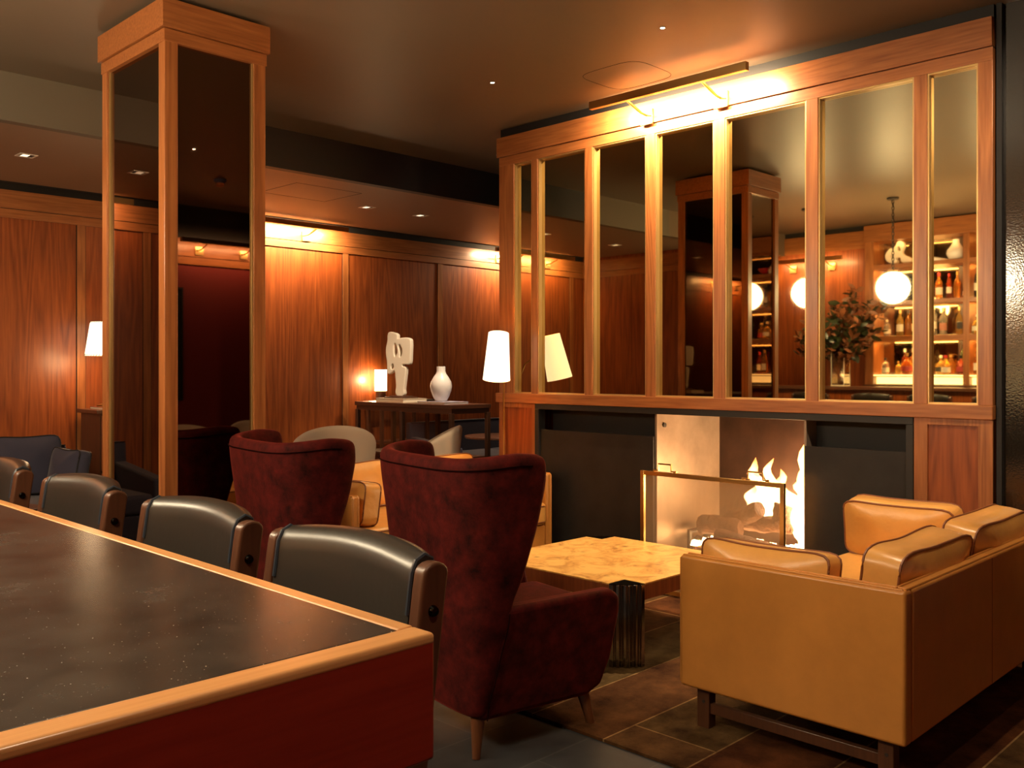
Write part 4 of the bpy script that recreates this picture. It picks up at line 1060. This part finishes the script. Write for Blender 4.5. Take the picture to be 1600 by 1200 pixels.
tub('oatmeal tub chair behind the near sofa, right one in the column mirror', (4.62, .10, 0), R(90), .80)
art = thing('framed_picture', 'dark picture in a thin black frame on the red wall', 'picture', (3.85, -.98, 1.55))
f = MB(); f.box(-.46, .46, 0, .018, -.55, .55); f.build('canvas', CANVAS, art, smooth=False)
f = MB(); f.box(-.48, -.46, 0, .03, -.57, .57); f.box(.46, .48, 0, .03, -.57, .57); f.box(-.46, .46, 0, .03, .55, .57); f.box(-.46, .46, 0, .03, -.57, -.55); f.build('frame', BLACK, art, smooth=False)

# ------------------------------------------------------------------ back bar (seen in the mirrors)
BX = -1.36
bb = thing('back_bar_shelves', 'tall lit sapele back bar with four tiers of bottles, seen in the mirror', 'shelves', (BX, 3.0, 0))
LV = [1.230, 1.670, 2.065, 2.485]                    # tops of the shelves
bays = [(3.549, 4.526), (2.507, 3.484), (1.465, 2.442)]
f = MB(); f.box(-.30, 0, 4.526 - 3, 4.624 - 3, 0, 2.77); plabel(f.build('upright', WZ, bb, smooth=False), 'wide end upright')
for y in (3.484, 2.442, 1.38):
    f = MB(); f.box(-.30, 0, y - 3, y + .065 - 3 if y > 1.4 else 1.465 - 3, 0, 2.77); f.build('upright', WZ, bb, smooth=False)
f = MB(); f.box(-.30, .02, 1.37 - 3, 4.63 - 3, 2.756, 2.945); f.build('cornice', WY, bb, bevel=.003, smooth=False)
f = MB(); f.box(-.32, -.30, 1.38 - 3, 4.624 - 3, 0, 2.95); f.build('back_panel', DARKW, bb, smooth=False)
f = MB(); f.box(-.30, .03, 1.38 - 3, 4.60 - 3, 0, 1.118); f.build('lower_cabinet', PZ, bb, smooth=False)
f = MB(); f.box(-.30, .06, 1.38 - 3, 4.62 - 3, 1.098, 1.118); f.build('back_counter', DARKX, bb, smooth=False)
for (a, c) in bays:
    a -= 3; c -= 3
    f = MB(); f.box(-.298, -.294, a + .15, c, 1.25, 2.756); f.build('back_mirror', SHELFM, bb, smooth=False)
    f = MB(); f.box(-.10, -.09, a, c, 1.125, 1.205); plabel(f.build('light_panel', LEDP, bb, smooth=False), 'glowing amber ledge')
    f = MB(); f.box(-.29, -.0, a, c, 1.208, 1.216); f.build('ledge', WY, bb, smooth=False)
    f = MB(); f.box(-.29, -.004, a + .002, c - .002, 1.217, 1.230); plabel(f.build('glass_ledge', LEDP, bb, smooth=False), 'lit frosted ledge')
    for i, z in enumerate(LV[1:]):
        th = (.06, .045, .045)[i]
        f = MB(); f.box(-.29, 0, a, c, z - th, z); sh = f.build('shelf', WY, bb, smooth=False)
        f = MB(); f.box(-.285, -.270, a + .02, c - .02, z, z + .010); f.build('light_strip', LED, sh, smooth=False)
    for z in LV[1:] + [2.756]:
        area('shelf_lamp', (-.05, (a + c) / 2, z - (.064 if z < 1.7 else .05) + (.0 if z < 2.7 else .04)), c - a - .06, .02, 4 if z < 2.7 else 1.2, (-.35, 0, -1), (1, .60, .24), bb)

# amber, green, clear bottles
def gl(name, col, rough=.06):
    m, nt, b_ = newmat(name)
    b_.inputs['Base Color'].default_value = (*col, 1); b_.inputs['Transmission Weight'].default_value = .85; b_.inputs['Roughness'].default_value = rough; b_.inputs['IOR'].default_value = 1.35
    return m
G_AMB = gl('amber_whisky', (.85, .36, .06)); G_RED = gl('red_brown_spirit', (.55, .10, .03)); G_GRN = gl('green_bottle_glass', (.25, .42, .12))
G_CLR = gl('clear_spirit', (.92, .88, .78)); G_DRK = gl('dark_bottle_glass', (.06, .04, .03)); G_GLD = gl('golden_spirit', (.95, .66, .18))
L_WHT = mat('paper_label_white', (.80, .74, .60), .7); L_BLK = mat('paper_label_black', (.02, .02, .02), .5); L_RED = mat('paper_label_red', (.45, .05, .04), .6); L_PNK = mat('paper_label_rust', (.50, .22, .15), .6)
C_RED = mat('red_cap', (.55, .03, .03), .35); C_BLK = mat('black_cap', (.02, .02, .02), .35); C_WHT = mat('pale_cap', (.75, .68, .55), .4); C_GLD = mat('gold_cap', (.7, .45, .15), .3, metal=.8)
SHAPES = {  # profile (r,z) in metres, cap (r, z0, z1), label (r, z0, z1)
    'tall': ([(.030, 0), (.036, .004), (.037, .17), (.030, .20), (.014, .225), (.012, .27)], (.014, .255, .295), (.0378, .05, .13)),
    'squat': ([(.040, 0), (.052, .01), (.056, .06), (.050, .11), (.030, .14), (.014, .16), (.012, .19)], (.018, .188, .215), (.0565, .035, .085)),
    'round': ([(.038, 0), (.046, .006), (.050, .09), (.044, .13), (.018, .165), (.015, .20)], (.021, .195, .225), (.0507, .03, .09)),
    'slim': ([(.028, 0), (.031, .004), (.031, .20), (.024, .235), (.012, .26), (.011, .30)], (.013, .285, .32), (.0318, .07, .15)),
    'short': ([(.034, 0), (.040, .004), (.040, .11), (.030, .13), (.013, .145), (.012, .17)], (.014, .165, .19), (.0408, .03, .08)),
    'square': ('sq', (.013, .255, .295), (.0378, .06, .13)),
}
PROTO = {}
def bottle(shape, g, cap, lab, y, lvl, x=-.13, label='', s=1.0, grp='bottles on the back bar'):
    key = (shape, g.name, cap.name, lab.name if lab else '')
    if key not in PROTO:
        t = thing('bottle', label, 'bottle', (0, 0, 0), 0, grp)
        P, (cr, c0, c1), (lr, l0, l1) = SHAPES[shape]
        f = MB()
        if P == 'sq':
            w2 = .032
            f.lathe([(w2 * 1.41, 0), (w2 * 1.41, .16), (w2 * 1.2, .18), (.014, .225), (.012, .27)], n=4)
            o = f.build('body', g, t, bevel=.006, ang=30); o.rotation_euler = (0, 0, R(45))
        else: f.lathe(P, n=20); o = f.build('body', g, t, ang=50)
        f = MB(); f.lathe([(cr, c0), (cr, c1), (cr * .7, c1 + .003)], n=14); f.build('cap', cap, t)
        if lab:
            f = MB()
            if P == 'sq': f.box(w2 + .001, w2 + .002, -.028, .028, l0, l1); f.box(-.028, .028, w2 + .001, w2 + .002, l0, l1)
            else:
                vs = []; fs = []
                for k in range(13):
                    q = R(-75 + 150 * k / 12)
                    vs += [((lr) * math.cos(q), lr * math.sin(q), l0), (lr * math.cos(q), lr * math.sin(q), l1)]
                for k in range(12): fs.append((2 * k, 2 * k + 2, 2 * k + 3, 2 * k + 1))
                f.add(vs, fs)
            f.build('label', lab, t)
        PROTO[key] = t; r = t
    else: r = copy_tree(PROTO[key], (0, 0, 0))
    r.location = (BX + x, y, LV[lvl] + .001); r.rotation_euler = (0, 0, random.uniform(-.2, .2) - .35); r.scale = (s, s, s); r['label'] = label; return r
T = ['bottom tier', 'second tier', 'third tier', 'top tier']
def B(shape, g, cap, lab, y, lvl, desc, x=-.13, s=1.0):
    bottle(shape, g, cap, lab, y, lvl, x, desc + ', %s, left bay' % T[lvl] if y > 3.5 else desc, s)
# left bay, as read in the mirror from left to right
B('tall', G_RED, C_BLK, L_WHT, 4.04, 2, 'dark red bottle just right of the globe', -.15)
B('tall', G_AMB, C_RED, L_WHT, 3.845, 2, 'amber bottle with red cap and white label')
B('slim', G_RED, C_RED, L_WHT, 3.735, 2, 'slim dark red bottle with red cap', -.12, .86)
B('tall', G_AMB, C_GLD, None, 3.650, 2, 'wide amber whisky bottle with gold cap')
B('short', G_AMB, C_GLD, L_WHT, 3.575, 2, 'short bottle half hidden by the upright', -.18)
B('short', G_CLR, C_WHT, L_WHT, 4.42, 1, 'pale clear short bottle beside the end upright')
B('tall', G_GLD, C_GLD, L_WHT, 4.26, 1, 'golden bottle with white label', -.10)
B('tall', G_AMB, C_BLK, None, 4.215, 1, 'amber bottle behind the golden one', -.22)
B('tall', G_GRN, C_WHT, L_WHT, 4.09, 1, 'green bottle with large white label', -.10, 1.02)
B('slim', G_CLR, C_WHT, L_WHT, 3.90, 1, 'slim clear bottle hidden by the mullion')
B('tall', G_CLR, C_GLD, L_PNK, 3.79, 1, 'bottle with rust coloured label', -.10)
B('square', G_GLD, C_GLD, L_BLK, 3.62, 1, 'square golden whisky bottle with black label', -.10, 1.02)
B('short', G_CLR, C_BLK, L_WHT, 4.41, 0, 'low clear square shouldered bottle with white label', -.06)
B('tall', G_RED, C_WHT, None, 4.245, 0, 'tall red brown bottle behind the round decanter', -.20)
B('tall', G_AMB, C_WHT, None, 4.16, 0, 'tall amber bottle behind the round decanter', -.22)
B('squat', G_AMB, C_GLD, L_RED, 4.165, 0, 'round shouldered amber decanter', -.05, 1.12)
B('short', G_GLD, C_GLD, None, 4.28, 0, 'low golden flask left of the round decanter', -.10, .8)
B('slim', G_CLR, C_BLK, None, 3.98, 0, 'slim clear bottle next to the mullion', -.14)
B('squat', G_GLD, C_WHT, L_BLK, 3.835, 0, 'golden squat bottle with pale stopper', -.16)
B('round', G_AMB, C_GLD, None, 3.755, 0, 'round bottle behind the red topped one', -.24)
B('round', G_GLD, C_RED, L_WHT, 3.745, 0, 'golden bottle with red wax top and white label', -.05, .95)
B('slim', G_GRN, C_BLK, L_WHT, 3.62, 0, 'tall green bottle with dark cap', -.20)
B('short', G_RED, C_BLK, L_RED, 3.585, 0, 'short bottle with red label at the front', -.04, 1.1)
B('slim', G_DRK, C_BLK, None, 3.57, 0, 'tall dark bottle behind the red labelled one', -.24)
# other bays
kinds = [('tall', G_AMB, C_GLD, L_WHT, 'amber bottle'), ('slim', G_CLR, C_WHT, L_WHT, 'slim clear bottle'), ('squat', G_GLD, C_WHT, L_WHT, 'squat golden bottle'), ('tall', G_RED, C_RED, L_WHT, 'red brown bottle'),
         ('slim', G_DRK, C_BLK, L_WHT, 'slim dark bottle'), ('round', G_AMB, C_GLD, L_RED, 'round amber bottle'), ('tall', G_GRN, C_BLK, L_WHT, 'green bottle')]
rnd = random.Random(5)
for bi, (a, c) in enumerate(bays[1:]):
    for lvl in (0, 1, 2):
        y = c - .06; k = 0
        while y > a + .05:
            q = kinds[(k * 3 + lvl * 2 + bi) % 7]
            bottle(*q[:4], y, lvl, -.06 - .12 * (k % 2), '%s, %s from left, %s, %s bay of back bar' % (q[4], ['first', 'second', 'third', 'fourth', 'fifth', 'sixth', 'seventh', 'eighth', 'ninth'][k], T[lvl], ['middle', 'near'][bi]), .9 + .15 * rnd.random())
            y -= .13 + .04 * rnd.random(); k += 1
# top tier objects
s2 = thing('abstract_sculpture', 'white looped sculpture on the top tier of the back bar', 'sculpture', (BX - .12, 4.29, 2.486))
loop = [(-.15, 0), (-.05, .10), (-.07, .20), (-.02, .235), (.02, .18), (.10, .14), (.13, .06), (.07, 0), (.01, .0), (.02, .05), (-.03, .06), (-.06, 0)]
o = curve_mesh('body', [loop, [(.045, .065), (.05, .10), (.075, .09), (.085, .06), (.065, .045)], [(-.03, .115), (-.035, .17), (-.015, .19), (.005, .15)]], .022, .008, WHITE, s2); o.location = (0, 0, .024); o.rotation_euler = (R(90), 0, R(90))
v2 = thing('white_vase', 'white onion shaped vase on the top tier of the back bar', 'vase', (BX - .12, 3.66, 2.486))
f = MB(); f.lathe([(.04, 0), (.075, .02), (.098, .07), (.09, .11), (.055, .155), (.035, .19), (.033, .225), (.028, .225)], n=36); f.build('body', CERAM, v2, ang=60)
bk2 = thing('book', 'white patterned book propped flat on the top tier of the back bar', 'book', (BX - .12, 3.86, 2.486), .3)
f = MB(); f.hexa([(-.10, -.13, 0), (.10, -.13, 0), (.10, .13, 0), (-.10, .13, 0)], [(-.10, -.10, .02), (.10, -.10, .02), (.10, .13, .075), (-.10, .13, .075)]); f.build('pages', CERAM, bk2, bevel=.003)
f = MB(); f.box(.101, .103, -.02, -.012, .003, .05); f.box(.101, .103, .04, .048, .003, .06); f.build('cover', L_BLK, bk2, smooth=False)
for i, (y, h_) in enumerate(((2.20, .03), (2.19, .028), (2.21, .03))):
    z = 2.486 + sum((.03, .028, .03)[:i])
    t = thing('book', ['white book at the bottom of the small stack', 'white book in the middle of the small stack', 'white book on top of the small stack'][i] + ' on the near bay top tier', 'book', (BX - .10, y, z), .05 * i, 'books on the back bar')
    f = MB(); f.box(-.09, .09, -.07, .07, 0, h_ - .001); f.build('pages', PAPER if i % 2 else CERAM, t, smooth=False)
rb = thing('red_bowl', 'deep red bowl beside the book stack on the back bar', 'bowl', (BX - .12, 2.02, 2.486))
f = MB(); f.lathe([(.03, 0), (.04, .006), (.085, .06), (.09, .08), (.08, .08), (.035, .015)], n=28); f.build('body', mat('red_lacquer', (.5, .01, .02), .25, coat=.5), rb, ang=60)

# bar counter in front of the shelves, its stools and the magnolia vase
bc = thing('bar_counter', 'dark bar counter in front of the back bar, seen in the mirror', 'counter', (-.75, 3.2, 0))
f = MB(); f.box(-.20, .20, -2.0, 2.3, 1.07, 1.105); f.build('countertop', DARKX, bc, bevel=.003)
f = MB(); f.box(-.16, .165, -1.98, 2.28, 0, 1.07); f.build('front', PZ, bc, smooth=False)
for i, y in enumerate((4.78, 4.10, 3.52, 2.90)):
    o = copy_tree(st0, (-.36, y, 0), R(180), ['black stool at the bar, left of the magnolia in the mirror', 'black stool at the bar, below the globe in the mirror', 'black stool at the bar, at the mullion right of the globe in the mirror', 'black stool at the bar, farthest right'][i], 'stools at the bar', (.8, .8, 1.085))
mv = thing('glass_vase', 'tall square glass vase holding magnolia branches on the bar', 'vase', (-.76, 4.636, 1.106))
f = MB()
for a in ((-.075, .075, -.075, -.070), (-.075, .075, .070, .075), (-.075, -.070, -.070, .070), (.070, .075, -.070, .070)): f.box(*a, .012, .46)
f.box(-.075, .075, -.075, .075, 0, .012); f.build('body', SHEET, mv, smooth=False)
f = MB(); f.box(-.0695, .0695, -.0695, .0695, .013, .26); f.build('water', SHEET, mv, smooth=False)
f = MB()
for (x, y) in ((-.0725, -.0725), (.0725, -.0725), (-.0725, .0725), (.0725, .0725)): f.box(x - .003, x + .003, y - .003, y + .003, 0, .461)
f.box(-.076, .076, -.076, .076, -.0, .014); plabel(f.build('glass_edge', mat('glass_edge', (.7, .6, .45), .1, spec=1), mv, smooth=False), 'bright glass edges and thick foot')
mg = thing('magnolia_branches', 'large bunch of magnolia branches with green and rust leaves', 'plant', (-.76, 4.636, 1.14))
rnd = random.Random(21); ends = []
sm = MB()
for i in range(26):
    a = rnd.uniform(0, 2 * math.pi); out = rnd.uniform(.08, .58); hh = rnd.uniform(.50, 1.16) - out * .55
    p0 = Vector((rnd.uniform(-.03, .03), rnd.uniform(-.03, .03), 0)); p3 = Vector((out * .55 * math.cos(a), out * math.sin(a), hh))
    pm = Vector((p3.x * .25, p3.y * .2, .42)); path = []
    for k in range(9):
        t_ = k / 8; path.append((1 - t_) ** 2 * p0 + 2 * t_ * (1 - t_) * pm + t_ * t_ * p3)
    sm.tube(path, .006, 6, r2=.003); ends.append(path)
sm.build('branches', STEM, mg)
def leaves(material, sd, n_):
    r_ = random.Random(sd); f = MB()
    for path in ends:
        for q in range(n_):
            t_ = r_.uniform(.42, 1.0); k = min(7, int(t_ * 8)); p = Vector(path[k]).lerp(Vector(path[k + 1]), t_ * 8 - k)
            d = Vector((r_.uniform(-1, 1), r_.uniform(-1, 1), r_.uniform(-.35, 1.0))).normalized(); L = r_.uniform(.085, .135); w_ = L * .22
            sd_ = d.cross(Vector((r_.uniform(-1, 1), r_.uniform(-1, 1), r_.uniform(-1, 1)))).normalized(); nrm = d.cross(sd_)
            vs = []; S5 = [0, .2, .45, .7, .9, 1.0]; Wd = [.1, .7, 1.0, .85, .4, .02]
            for s_, wd in zip(S5, Wd):
                c = p + d * L * s_ + nrm * (-.16 * L * s_ * s_)
                vs += [c - sd_ * w_ * wd + nrm * .18 * w_ * wd, c, c + sd_ * w_ * wd + nrm * .18 * w_ * wd]
            fs = []
            for k2 in range(5):
                for c2_ in range(2): a_ = k2 * 3 + c2_; fs.append((a_, a_ + 1, a_ + 4, a_ + 3))
            f.add(vs, fs)
    return f
o = leaves(LEAFG, 1, 17).build('leaves', LEAFG, mg); o['kind'] = 'stuff'; plabel(o, 'dark green leaves')
o = leaves(LEAFB, 2, 17).build('leaves', LEAFB, mg); o['kind'] = 'stuff'; plabel(o, 'rust brown leaves')
